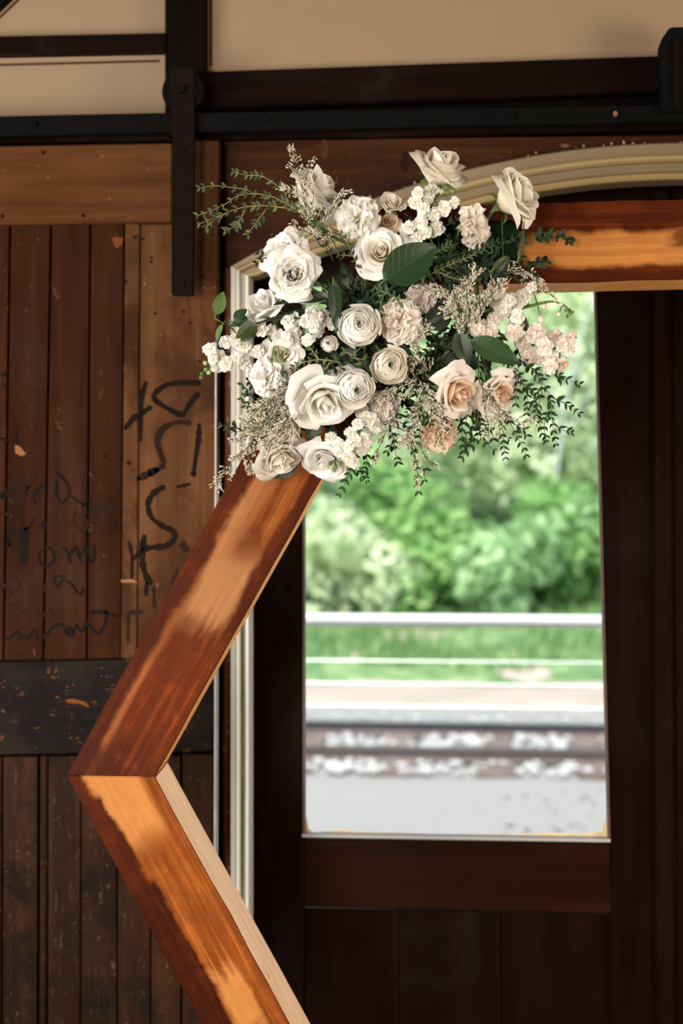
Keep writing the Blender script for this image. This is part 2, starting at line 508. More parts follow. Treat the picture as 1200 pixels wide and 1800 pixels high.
# on the arch the moulding is seen wider than on the jamb: scale the profile outwards there
def sweep_casing():
    vs, fs, k = [], [], 0
    n = len(PROF)
    base = arch_path(0.0, 48)
    k = len(base)
    for i, (x, z) in enumerate(base):
        up = min(1.0, max(0.0, (z - z_out) / (0.55 * rise)))
        w = 0.84 + 0.74 * up
        for d, y in PROF:
            dd = d * w
            if i == 0 or i == k - 1:
                sx = 1 if i == 0 else -1
                vs.append((x + sx * d * 0.84, y, 0.0))
            else:
                r = RAD - dd
                a = math.asin(max(-1, min(1, (x - XC) / RAD)))
                X, Z = XC + r * math.sin(a), ZC + r * math.cos(a)
                if i in (1, k - 2):
                    h = half - d * 0.84
                    X = XC - h if i == 1 else XC + h
                    Z = ZC + math.sqrt(max(0, r * r - h * h))
                vs.append((X, y, Z))
    for i in range(k - 1):
        for j in range(n - 1):
            fs.append((i * n + j, (i + 1) * n + j, (i + 1) * n + j + 1, i * n + j + 1))
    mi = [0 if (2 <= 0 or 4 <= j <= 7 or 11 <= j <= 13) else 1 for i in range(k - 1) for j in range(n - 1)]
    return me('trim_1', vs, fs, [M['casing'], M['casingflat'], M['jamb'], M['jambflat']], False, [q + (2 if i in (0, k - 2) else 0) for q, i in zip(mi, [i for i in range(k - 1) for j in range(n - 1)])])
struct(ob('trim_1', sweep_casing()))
rowa, rowb = arch_path(0.036), arch_path(0.0)
lv = [(x, 2.8985, z) for x, z in rowa] + [(x, 2.995, z) for x, z in rowa] + [(x, 2.8985, z) for x, z in rowb] + [(x, 2.995, z) for x, z in rowb]
nl = len(rowa)
lf = [(i, i + 1, nl + i + 1, nl + i) for i in range(nl - 1)] + [(i, 2 * nl + i, 2 * nl + i + 1, i + 1) for i in range(nl - 1)]
struct(ob('trim_3', me('trim_3', lv, lf, M['darkpost'])))

# ---------------------------------------------------------------- sliding plank door at the left, its track and hanger
track = thing('sliding_door_track', 'black iron rail running the whole width above the plank door and the arched doorway', 'rail', Matrix.Translation(at(600, 207, 2.80)))
slab('rail_bar', [(-330, 211), (300, 198), (1300, 181), (2000, 170), (2000, 196), (1300, 211), (300, 233), (-330, 246)], 2.80, 0.022, M['iron'], track)
for px in (60, 470, 900, 1081, 1500):
    y = 207 - (px - 300) * 0.0175 + 6
    slab('bolt_head', [(px - 4, y - 2), (px - 1, y - 5), (px + 3, y - 4), (px + 5, y), (px + 3, y + 4), (px - 2, y + 5)], 2.794, 0.07, M['chip'] if px == 1081 else M['iron'], track, 0.001)

SY = 2.835                                       # face of the stiles and rails; the planks lie a little behind
sd = thing('sliding_door', 'old brown plank sliding door on the left covered in brushed writing', 'door', Matrix.Translation(at(150, 2700, SY)))
xs_top = [-310, -225, -140, -62, 18, 90, 159, 219]
xs_mid = [-322, -237, -152, -74, 6, 76, 152, 213]
for i in range(len(xs_top) - 1):
    a, b, c, d = xs_top[i] + 1.4, xs_top[i + 1] - 1.4, xs_mid[i + 1] - 1.4, xs_mid[i] + 1.4
    slab('plank', [(a, 392), (b, 392), (c, 1164), (d, 1164)], SY + 0.010, 0.02, M['plank'], sd, 0.0018)
slab('top_rail', [(-312, 262), (302, 251), (302, 391), (-312, 400)], SY, 0.032, M['toprail'], sd, 0.003)
slab('stile', [(220, 393), (246, 393), (240, 1158), (212, 1158)], SY + 0.001, 0.03, M['stile'], sd, 0.002)
slab('stile', [(247.5, 393), (303, 393), (346, 246), (383, 246), (379, 1158), (241.5, 1158)][0:1] + [(302.5, 393), (302.5, 247), (384, 246), (378, 1158), (241.5, 1158)], SY, 0.032, M['stile'], sd, 0.003)
slab('lock_rail', [(-330, 1168), (377, 1154), (375, 1322), (-330, 1334)], SY, 0.032, M['blackrail'], sd, 0.004)
xs_low = [-330, -230, -140, -62, 4, 68]
for i in range(len(xs_low) - 1):
    slab('plank', rect(xs_low[i] + 1.3, 1330, xs_low[i + 1] - 1.3, 2600, -3), SY + 0.010, 0.02, M['wornplank'], sd, 0.002)
slab('cover_strip', rect(70, 1328, 82, 2600, -4), SY + 0.003, 0.022, M['wornplank'], sd, 0.003)
for a, b in ((84, 141), (143, 205), (207, 264), (266, 318)):
    slab('plank', rect(a, 1329, b, 2600, -2), SY + 0.010, 0.02, M['wornplank'], sd, 0.002)
slab('stile', rect(320, 1326, 375, 2600, -2), SY, 0.032, M['wornplank'], sd, 0.003)
slab('edge_strip', [(377.5, 600), (380.5, 600), (376, 2600), (373, 2600)], SY - 0.001, 0.034, M['white_edge'], sd, 0.0008)
for px, py in ((76, 268), (146, 379), (4, 380), (237, 417), (250, 420), (265, 460), (351, 635), (322, 548), (334, 568), (272, 551), (226, 814), (184, 802), (374, 413), (220, 495), (355, 486), (266, 452)):
    r = 3.6 if py < 390 or py > 800 else 2.6
    slab('nail_head', [(px + r * math.cos(t), py + r * math.sin(t)) for t in (0, 1.05, 2.1, 3.14, 4.2, 5.25)], SY - 0.0012 if (px > 212 or py < 390) else SY + 0.0085, 0.004, M['ink'], sd, 0)
# the strap hanger with its wheel: it moves with the door
slab('strap_hanger', [(297, 120), (341, 118), (342, 246), (339.5, 520), (301, 519), (302, 246)], 2.785, 0.012, M['ironstrap'], sd, 0.0015)
c = at(321, 160, 2.79)
bm = bmesh.new()
r0 = 37 * px_m(c)
for (ra, rb, ya, yb) in ((r0, r0, 2.790, 2.824), (r0 * .78, r0 * .72, 2.786, 2.79), (r0 * .2, r0 * .16, 2.775, 2.786)):
    ring = [[bm.verts.new((c.x + r * math.cos(t * math.pi / 16), y, c.z + r * math.sin(t * math.pi / 16))) for t in range(32)] for r, y in ((rb, ya), (ra, yb))]
    bm.faces.new(ring[0])
    bm.faces.new(ring[1][::-1])
    for j in range(32):
        bm.faces.new((ring[0][j], ring[1][j], ring[1][(j + 1) % 32], ring[0][(j + 1) % 32]))
bmesh.ops.recalc_face_normals(bm, faces=bm.faces[:])
bm_ob('hanger_wheel', bm, M['iron'], sd, sd.matrix_basis.translation)
for px, py in ((320, 265), (321, 500)):
    slab('strap_bolt', [(px + 6 * math.cos(t), py + 6 * math.sin(t)) for t in (0, 1.05, 2.1, 3.14, 4.2, 5.25)], 2.782, 0.006, M['ironstrap'], sd, 0.001)
# the second hanger at the right edge of the picture
hg = thing('track_hanger', 'rounded black iron bracket on the rail at the top right corner', 'bracket', Matrix.Translation(at(1185, 196, 2.79)))
slab('bracket_plate', [(1161, 196), (1161, 72), (1166, 62), (1170, 58), (1174, 50), (1180, 47), (1236, 46), (1236, 194)], 2.787, 0.05, M['iron'], hg, 0.003)
slab('bracket_rib', [(1184, 190), (1184, 66), (1196, 64), (1196, 190)], 2.780, 0.008, M['ironstrap'], hg, 0.002)

# brushed writing on the door: strokes laid on the boards, widths in pixels
def stroke(pts, w, Y, mat, name='brushed_letter'):
    path = smooth_path([at(x, y, Y) for x, y in pts], max(6, 5 * (len(pts) - 1)))
    rr = random.Random(len(pts) * 31 + int(pts[0][0]))
    k = px_m(path[0]) * w / 2
    vs, fs = [], []
    off = sd.matrix_basis.translation
    for i, p in enumerate(path):
        d = (path[min(i + 1, len(path) - 1)] - path[max(i - 1, 0)]).normalized()
        nrm = Vector((-d.z, 0, d.x))
        e = k * (0.6 if i in (0, len(path) - 1) else rr.uniform(0.75, 1.35))
        vs += [p + nrm * e - off, p - nrm * e - off]
    for i in range(len(path) - 1):
        fs.append((2 * i, 2 * i + 1, 2 * i + 3, 2 * i + 2))
    return ob(name, me(name, vs, fs, mat), sd)
Zs = lambda L: [(x / 3, 640 + y / 3) for x, y in L]
INK, FAD = M['ink'], M['fadeink']
for L, w, m in (
    ([(770, 90), (742, 200), (740, 410)], 9, INK), ([(655, 345), (700, 290), (740, 262), (800, 225)], 9, INK),
    ([(1060, 100), (960, 98), (880, 110), (820, 150), (815, 185), (860, 220), (930, 258), (965, 265), (1000, 210), (1050, 150)], 9, INK),
    ([(1050, 312), (1045, 400), (1025, 540), (1018, 595)], 9, INK), ([(1010, 310), (930, 308), (860, 340), (830, 400), (845, 470), (862, 520), (835, 555), (725, 605)], 10, FAD),
    ([(835, 552), (790, 575), (722, 608)], 11, INK), ([(1005, 632), (930, 650)], 6, INK),
    ([(870, 645), (810, 680), (780, 740), (800, 810), (850, 850), (910, 880), (920, 920), (870, 960), (780, 970), (740, 1000)], 9.5, INK),
    ([(762, 900), (748, 1000), (760, 1090), (795, 1165)], 11, INK), ([(678, 935), (695, 1020), (693, 1135)], 4.5, INK), ([(700, 1035), (735, 990), (765, 955)], 6, INK),
    ([(772, 1150), (770, 1225)], 6, INK), ([(808, 1170), (815, 1290)], 5, FAD), ([(955, 940), (990, 990)], 11, FAD), ([(935, 1080), (900, 1180)], 4, FAD),
    ([(680, 1310), (755, 1308)], 7, FAD), ([(675, 1310), (672, 1470)], 5, FAD)):
    stroke(Zs(L), w, SY - 0.0006, m)
PF = SY + 0.0094
for L, w, m in (
    ([(140, 860), (126, 960), (130, 1055)], 13, INK), ([(45, 960), (45, 905), (100, 880), (150, 860), (185, 810)], 4.5, INK), ([(42, 945), (62, 952)], 9, INK), ([(215, 850), (245, 850)], 14, INK),
    ([(285, 1010), (270, 975), (235, 975), (205, 1010), (215, 1050), (250, 1062), (285, 1035), (287, 1005)], 4.5, INK),
    ([(330, 965), (360, 1000), (372, 1055)], 5, INK), ([(370, 1010), (400, 962), (425, 1045)], 5, INK), ([(425, 1010), (455, 965), (480, 1040), (500, 1010), (490, 950)], 5, INK),
    ([(530, 963), (545, 967)], 5, FAD), ([(530, 1022), (545, 1026)], 5, FAD),
    ([(185, 562), (150, 640), (82, 740)], 5.5, FAD), ([(105, 565), (62, 640), (12, 712)], 5, FAD), ([(150, 640), (120, 735)], 4, FAD), ([(190, 745), (178, 700), (210, 650), (238, 640)], 5, INK),
    ([(285, 560), (330, 600), (368, 672), (330, 732), (300, 690), (298, 610)], 4.5, INK), ([(360, 685), (400, 715), (445, 742)], 3.5, INK), ([(430, 742), (455, 742)], 7, INK),
    ([(400, 780), (388, 830), (432, 882), (462, 840), (440, 795)], 3, FAD), ([(460, 780), (510, 800), (502, 850), (455, 875)], 3, FAD), ([(598, 828), (628, 872)], 6, INK),
    ([(10, 1150), (60, 1205), (98, 1170), (80, 1125), (40, 1130)], 3.5, FAD), ([(280, 1110), (300, 1180), (330, 1140), (370, 1155), (420, 1215), (442, 1180)], 3.5, INK), ([(275, 1120), (345, 1120)], 3, INK),
    ([(190, 1290), (212, 1342), (240, 1310)], 4.5, FAD), ([(262, 1290), (300, 1335), (332, 1352)], 3.5, FAD), ([(180, 1180), (230, 1200), (240, 1150)], 3, FAD), ([(60, 1260), (100, 1300), (150, 1310)], 3, FAD),
    ([(20, 1450), (60, 1440), (92, 1405), (110, 1440), (150, 1440), (182, 1400), (200, 1450), (240, 1430), (290, 1380), (332, 1370)], 4.5, INK),
    ([(330, 1370), (350, 1420), (385, 1430), (400, 1380), (430, 1410), (455, 1370), (490, 1400), (520, 1420), (550, 1380), (562, 1320), (552, 1290)], 5, INK),
    ([(468, 1312), (540, 1308), (625, 1330)], 6.5, INK), ([(30, 1362), (70, 1366)], 8, FAD), ([(350, 1395), (385, 1412)], 11, INK), ([(10, 62), (34, 42)], 8, INK), ([(8, 120), (32, 112)], 9, FAD),
    ([(2, 392), (42, 402)], 5, INK), ([(86, 358), (80, 412)], 6, INK), ([(0, 705), (40, 655)], 8, INK), ([(10, 800), (65, 780)], 5, FAD)):
    stroke(Zs(L), w, PF, m)
for pts, m in (([(26, 782), (34, 784), (46, 798), (38, 802), (27, 797)], M['chip']), ([(196, 418), (206, 416), (217, 419), (214, 430), (205, 437), (199, 428)], M['chip2'])):
    slab('bare_wood_chip', pts, PF - 0.0003, 0.001, m, sd, 0)
slab('bare_wood_chip', [(212, 1019), (232, 1018), (243, 1024), (230, 1024), (213, 1024)], SY - 0.0005, 0.001, M['chip'], sd, 0)
rr = random.Random(9)
for i in range(26):                              # gouges in the blackened rail, orange bare wood
    px, py = rr.uniform(2, 360), rr.uniform(1185, 1318)
    s = rr.uniform(1, 3)
    slab('gouge', [(px + s * rr.uniform(.5, 1.6) * math.cos(t), py + s * rr.uniform(.3, 1) * math.sin(t)) for t in (0, 1.2, 2.5, 3.7, 5)], SY - 0.0005, 0.001, M['chip2'], sd, 0)
slab('gouge', [(114, 1230), (128, 1228), (150, 1234), (158, 1244), (140, 1237), (120, 1236)], SY - 0.0005, 0.001, M['chip2'], sd, 0)

# ---------------------------------------------------------------- the double door under the arch
DY = 2.985
glassm = NT('window_glass')
gl = glassm.n('BsdfGlossy')
gl.inputs['Roughness'].default_value = 0.01
tp = glassm.n('BsdfTransparent')
tp.inputs[0].default_value = (0.95, 0.98, 0.97, 1)
lw = glassm.n('LayerWeight')
lw.inputs[0].default_value = 0.35
mxs = glassm.n('MixShader')
glassm.put(mxs.inputs[0], glassm.math('MULTIPLY_ADD', lw.outputs['Fresnel'], 0.22, 0.004))
glassm.put(mxs.inputs[1], tp.outputs[0])
glassm.put(mxs.inputs[2], gl.outputs[0])
glassm.put(glassm.out.inputs[0], mxs.outputs[0])
M['glass'] = glassm.m
M['bead'] = plain('grey_glazing_bead', (0.30, 0.29, 0.28), 0.4)
M['beadb'] = plain('brown_glazing_bead', (0.07, 0.032, 0.026), 0.4)
M['stain'] = plain('yellow_water_stain', (0.62, 0.47, 0.26), 0.6, var=0.3, scale=30)
M['brass'] = plain('dull_brass', (0.35, 0.22, 0.07), 0.35, 0.9)

def door_leaf(name, mirror):
    def X(px, py, Y):
        p = at(px, py, Y)
        return (2 * xm - p.x if mirror else p.x), p.z
    root = thing(name, None, None, Matrix.Translation(Vector((X(800, 2000, DY)[0], DY, 0.0))))
    root['kind'] = 'structure'
    off = root.matrix_basis.translation
    def piece(nm, pts, Y, th, mat, bevel=0.003):
        poly = [X(x, y, Y) for x, y in pts]
        if mirror:
            poly = poly[::-1]
        poly = [(x, max(z, 0.004)) for x, z in poly]
        return bm_ob(nm, prism(poly, Y, Y + th, bevel), mat, root, off)
    piece('stile', [(412, 420), (533, 420), (533, 1469), (533, 2800), (412, 2800)], DY, 0.045, M['doorwood'])
    piece('stile', [(1042, 300), (1150, 300), (1163, 2800), (1073, 2800), (1073, 1478)], DY, 0.045, M['doorwood'])
    # top rail follows the arch
    n = 12
    poly_t = []
    a, b = X(413, 430, DY)[0], X(1150, 430, DY)[0]
    zb = X(700, 497, DY)[1]
    r = RAD - 0.03
    for i in range(n + 1):
        x = a + (b - a) * i / n
        d = min(abs(x - XC), r - 0.01)
        poly_t.append((x, max(zb + 0.01, ZC + math.sqrt(r * r - d * d))))
    poly = [(a, zb)] + poly_t + [(b, zb)]
    if mirror:
        poly = poly[::-1]
    bm_ob('top_rail', prism(poly, DY + 0.002, DY + 0.043, 0.002), M['doorwood'], root, off)
    piece('lock_rail', [(533, 1475), (1072, 1483), (1076, 1606), (533, 1594)], DY + 0.001, 0.043, M['doorwoodx'])
    piece('bottom_rail', [(533, 2480), (1085, 2480), (1085, 2800), (533, 2800)], DY + 0.001, 0.043, M['doorwoodx'])
    piece('panel_board', [(533, 1596), (700, 1600), (700, 2480), (533, 2480)], DY + 0.016, 0.02, M['doorwood'], 0.001)
    piece('panel_board', [(701, 1600), (880, 1603), (880, 2480), (701, 2480)], DY + 0.016, 0.02, M['doorwood'], 0.001)
    piece('panel_board', [(881, 1603), (1080, 1607), (1082, 2480), (881, 2480)], DY + 0.016, 0.02, M['doorwood'], 0.001)
    piece('panel_back', [(528, 1590), (1086, 1600), (1088, 2485), (528, 2485)], DY + 0.037, 0.006, M['doorwood'], 0.001)
    piece('glazing_bead', [(530, 1466), (1073, 1475), (1073, 1481), (530, 1472)], DY - 0.006, 0.02, M['bead'], 0.001)
    piece('glazing_bead', [(531, 430), (535, 430), (536, 1468), (531, 1468)], DY - 0.003, 0.02, M['beadb'], 0.001)
    piece('glazing_bead', [(1042, 430), (1046, 430), (1073, 1476), (1068, 1476)], DY - 0.003, 0.02, M['beadb'], 0.001)
    pane = piece('pane', [(529, 425), (1050, 425), (1078, 1480), (529, 1472)], DY + 0.02, 0.004, M['glass'], 0)
    piece('water_stain', [(536, 1462), (560, 1463), (600, 1459), (640, 1462), (760, 1466), (900, 1467), (960, 1464), (1020, 1466), (1057, 1462), (1064, 1440), (1068, 1474), (536, 1467)], DY + 0.0185, 0.001, M['stain'], 0)
    piece('water_stain', [(536, 1462), (536, 1425), (539, 1440), (542, 1455), (548, 1463)], DY + 0.0185, 0.001, M['stain'], 0)
    return root
xm = at(1157, 1000, DY).x
door_leaf('door_1', False)
door_leaf('door_2', True)
# meeting strip between the two leaves, fixed to the right one
for r in [o for o in bpy.data.objects if o.name == 'door_2']:
    slab('meeting_strip', [(1146, 300), (1176, 300), (1194, 2800), (1158, 2800)], DY - 0.012, 0.014, M['doorwood'], r, 0.004)
    slab('meeting_strip', [(1180, 300), (1215, 300), (1230, 2800), (1198, 2800)], DY - 0.004, 0.01, M['doorwood'], r, 0.003)
struct(mbox('trim_2', (hole[0][0] - 0.02, 2.90, 0.0), (hole[-1][0] + 0.02, 3.10, 0.02), M['darkwood'], None, 0.004))['label'] = 'wooden sill under the double door'
# ---------------------------------------------------------------- outside: platform edge fence, tracks, bank, trees
GZ = -0.29
def leafmat(name, cols, trans=0.45):
    return leafy(name, cols, trans, 0.6, 0.15)
M['gravel'] = plain('pale_gravel', (0.215, 0.202, 0.185), 0.9, var=0.06, scale=9, bump=0.6)
M['dirt'] = plain('pinkish_dry_dirt', (0.29, 0.235, 0.19), 0.95, var=0.25, scale=2)
M['grass'] = leafmat('bank_grass', [(0.11, 0.23, 0.07), (0.22, 0.36, 0.13), (0.38, 0.48, 0.24)])
M['rail'] = plain('brownish_grey_steel', (0.17, 0.135, 0.125), 0.5, 0.3, 0.3, 8)
M['railtop'] = plain('dark_rail_head', (0.03, 0.035, 0.05), 0.45, 0.4)
M['sleeper'] = wood('grey_brown_sleeper', (0.08, 0.06, 0.05), (0.15, 0.115, 0.10), (0.24, 0.19, 0.165), 'o', 5, 0.8, 0.2)
M['fence'] = plain('white_painted_steel', (0.62, 0.61, 0.58), 0.5, var=0.06)
M['wire'] = plain('galvanised_wire', (0.62, 0.64, 0.62), 0.4, 0.2)
M['bark'] = plain('grey_bark', (0.20, 0.17, 0.13), 0.9, var=0.4, scale=12)
M['birch'] = plain('pale_bark', (0.5, 0.54, 0.5), 0.8, var=0.2, scale=12)
def bank_h(x, y):
    n = mnoise.noise((x * 0.35, y * 0.35, 3.1)) * 0.22 + mnoise.noise((x * 1.3, y * 1.3, 9.0)) * 0.07
    b = max(0.0, y - 13.4)
    return GZ + 0.03 + (b * 0.135 + n * min(1, b / 2)) 
# gravel yard in front of and between the rails
def grid_surface(name, x0, x1, y0, y1, nx, ny, hf, mat):
    vs = [(x0 + (x1 - x0) * i / nx, y0 + (y1 - y0) * j / ny, hf(x0 + (x1 - x0) * i / nx, y0 + (y1 - y0) * j / ny)) for j in range(ny + 1) for i in range(nx + 1)]
    fs = [(j * (nx + 1) + i, j * (nx + 1) + i + 1, (j + 1) * (nx + 1) + i + 1, (j + 1) * (nx + 1) + i) for j in range(ny) for i in range(nx)]
    return ob(name, me(name, vs, fs, mat, True))
g = grid_surface('ground_gravel', -14, 14, 3.14, 13.6, 90, 60, lambda x, y: GZ + 0.02 * mnoise.noise((x * 1.5, y * 1.5, 1)) - 0.03, M['gravel'])
struct(g)
g = grid_surface('ground_dirt', -14, 14, 12.7, 13.75, 80, 8, lambda x, y: bank_h(x, y) + 0.02 + 0.03 * mnoise.noise((x, y, 4)) - 0.12 * max(0, 12.95 + 0.15 * mnoise.noise((x * 1.5, 1, 2)) - y) / 0.25, M['dirt'])
struct(g)
gt = NT('bank_ground')
gv, _, _ = gt.coords('o')
gn = gt.noise(gv, 2.4, 7, 0.72)
gt.bsdf(gt.ramp(gn, [(0.36, (0.04, 0.10, 0.025)), (0.5, (0.10, 0.18, 0.06)), (0.6, (0.20, 0.27, 0.11)), (0.72, (0.34, 0.28, 0.20))]), 0.9, gt.noise(gv, 20, 4), 0.6, 0.03)
M['bankground'] = gt.m
bank = struct(grid_surface('ground_bank', -16, 16, 13.6, 40, 90, 70, lambda x, y: bank_h(x, y) + 0.02 + 0.05 * mnoise.noise((x * .8, y * .8, 4)), M['bankground']))

RY = (9.93, 11.08)                              # the two rails
tr = thing('railway_track', 'pair of brownish grey rails on wooden sleepers across the pale gravel', 'track', Matrix.Translation((0, 10.5, GZ)))
prof = [(-0.07, 0), (-0.07, 0.012), (-0.012, 0.03), (-0.01, 0.105), (-0.036, 0.115), (-0.036, 0.148), (0.036, 0.148), (0.036, 0.115), (0.01, 0.105), (0.012, 0.03), (0.07, 0.012), (0.07, 0)]
for y in RY:
    vs = [(x, y - 10.5 + a, b * 0.62 - 0.002) for x in (-14, 14) for a, b in prof]
    n = len(prof)
    fs = [(j, (j + 1) % n, n + (j + 1) % n, n + j) for j in range(n)] + [tuple(range(n))[::-1], tuple(range(n, 2 * n))]
    ob('rail', me('rail', vs, fs, [M['rail'], M['railtop']], False, [1 if j in (5,) or (y > 10.5 and j in (3, 4)) else 0 for j in range(n)] + [0, 0]), tr)
slm = None
rr = random.Random(2)
for i in range(40):
    x = -13.6 + i * 0.69 + rr.uniform(-0.03, 0.03)
    if slm is None:
        b = prism([(-0.13, -0.10), (0.13, -0.10), (0.13, 0.012), (-0.13, 0.012)], -1.08, 1.08, 0.012)
        slm = bpy.data.meshes.new('sleeper')
        b.to_mesh(slm)
        b.free()
        slm.materials.append(M['sleeper'])
    ob('sleeper', slm, tr, Matrix.Translation((x, rr.uniform(-0.05, 0.05), 0.0)) @ Matrix.Rotation(rr.uniform(-0.02, 0.02), 4, 'Z'))
# ballast stones
bm = bmesh.new()
proto = bmesh.new()
bmesh.ops.create_icosphere(proto, subdivisions=1, radius=1)
pv = [v.co.copy() for v in proto.verts]
pf = [[v.index for v in f.verts] for f in proto.faces]
proto.free()
vs, fs = [], []
for i in range(3000):
    zone = rr.random()
    if zone < 0.42:
        y = rr.uniform(10.03, 10.98)
    elif zone < 0.7:
        y = rr.uniform(9.42, 9.82)
    else:
        y = rr.uniform(11.2, 12.8)
    x = rr.uniform(-7, 7)
    s = rr.uniform(0.018, 0.055) if zone < 0.7 else rr.uniform(0.015, 0.03)
    k = (x + 13.6) / 0.69
    if abs(k - round(k)) < 0.2 and 9.5 < y < 11.5 and rr.random() < 0.8:
        continue
    m = Matrix.Translation((x, y, GZ - 0.005 + s * 0.25)) @ Matrix.Rotation(rr.uniform(0, 6), 4, 'Z') @ Matrix.Diagonal((s, s * rr.uniform(.6, 1), s * rr.uniform(.5, .8), 1))
    b0 = len(vs)
    vs += [m @ (v * rr.uniform(0.82, 1.12)) for v in pv]
    fs += [[b0 + q for q in f] for f in pf]
tag(ob('ballast_stones', me('ballast_stones', vs, fs, plain('white_ballast', (0.40, 0.385, 0.365), 0.9, var=0.2))), 'pale ballast stones strewn between and beside the rails', 'gravel', kind='stuff')

vs, fs = [], []
for i in range(60):
    x, y, s = rr.uniform(0.15, 1.2), rr.uniform(6.3, 9.2), rr.uniform(0.008, 0.02)
    x += (y - 7) * 0.05
    m = Matrix.Translation((x, y, GZ - 0.028)) @ Matrix.Rotation(rr.uniform(0, 6), 4, 'Z') @ Matrix.Diagonal((s * 1.8, s, s * .7, 1))
    b0 = len(vs)
    vs += [m @ (v * rr.uniform(0.82, 1.12)) for v in pv]
    fs += [[b0 + q for q in f] for f in pf]
tag(ob('pebbles', me('pebbles', vs, fs, plain('grey_brown_pebble', (0.13, 0.115, 0.10), 0.9, var=0.4))), 'small dark pebbles on the pale gravel at the lower right of the pane', 'gravel', kind='stuff')

# platform fence: flat top rail, wires, posts outside the view of the pane
fe = thing('platform_fence', 'white steel fence rail with thin wires crossing the view behind the glass', 'fence', Matrix.Translation((0, 6.0, GZ - 0.02)))
zr = at(800, 1080, 6.0).z
v0 = Vector((0, 6.0, zr - 0.026)) - fe.matrix_basis.translation
ob('top_rail', me('top_rail', *tube([v0 - Vector((7, 0, 0)), v0 + Vector((7, 0, 0))], 0.026, 20), M['fence'], True), fe)
for py in (1163, 1203, 1243):
    p = at(800, py, 6.0)
    ob('wire', me('wire', *tube([Vector((-7, 6, p.z)) - fe.matrix_basis.translation, Vector((7, 6, p.z)) - fe.matrix_basis.translation], 0.0045, 6), M['wire']), fe)
for x in (-5.6, -3.2, -1.05, 1.35, 3.6, 5.8):
    mbox('post', (x - 0.025, 5.975, GZ - 0.01), (x + 0.025, 6.025, zr - 0.032), M['fence'], fe, 0.003)

# grass tufts on the bank
vs, fs = [], []
for i in range(22000):
    x, y = rr.uniform(-7, 7), 13.2 + rr.random() ** 1.5 * 8
    if mnoise.noise((x * 0.6, y * 0.6, 7.7)) > (0.42 if y > 14.2 else 0.22 + 0.10 * x - (14 - min(y, 14)) * 0.5):
        continue
    z = bank_h(x, y) - 0.01
    h = rr.uniform(0.06, 0.24)
    a = rr.uniform(0, 6.28)
    w = rr.uniform(0.012, 0.03)
    dx, dy = math.cos(a) * w, math.sin(a) * w
    lx, ly = rr.uniform(-0.1, 0.1), rr.uniform(-0.1, 0.1)
    b0 = len(vs)
    vs += [(x - dx, y - dy, z), (x + dx, y + dy, z), (x + dx * .5 + lx * .5, y + dy * .5 + ly * .5, z + h * .6), (x + lx, y + ly, z + h)]
    fs += [(b0, b0 + 1, b0 + 2), (b0, b0 + 2, b0 + 3)]
tag(ob('bank_grass', me('bank_grass', vs, fs, M['grass'])), 'bright green grass tufts covering the bank behind the rails', 'grass', kind='stuff')
tan = plain('pale_pinkish_earth', (0.36, 0.28, 0.23), 0.9, var=0.2, scale=6)
for px, py, w, d in ((745, 1112, 0.55, 0.5), (600, 1150, 0.22, 0.3), (925, 1185, 0.3, 0.35)):   # bare earth showing on the bank
    # find the bank point on this sight line
    dr = ray(px, py)
    t = 14.0
    while t < 40 and (CAM + dr * t).z > bank_h((CAM + dr * t).x, (CAM + dr * t).y) + 0.05:
        t += 0.02
    p = CAM + dr * t
    vs, n = [], 18
    for j in range(n):
        a = 2 * math.pi * j / n
        q = (p.x + w * math.cos(a) * rr.uniform(.7, 1.1), p.y + d * math.sin(a) * rr.uniform(.7, 1.1))
        vs.append((q[0], q[1], bank_h(*q) + 0.02))
    vs.append((p.x, p.y, bank_h(p.x, p.y) + 0.03))
    struct(ob('ground_earth', me('ground_earth', vs, [(j, (j + 1) % n, n) for j in range(n)], tan)))

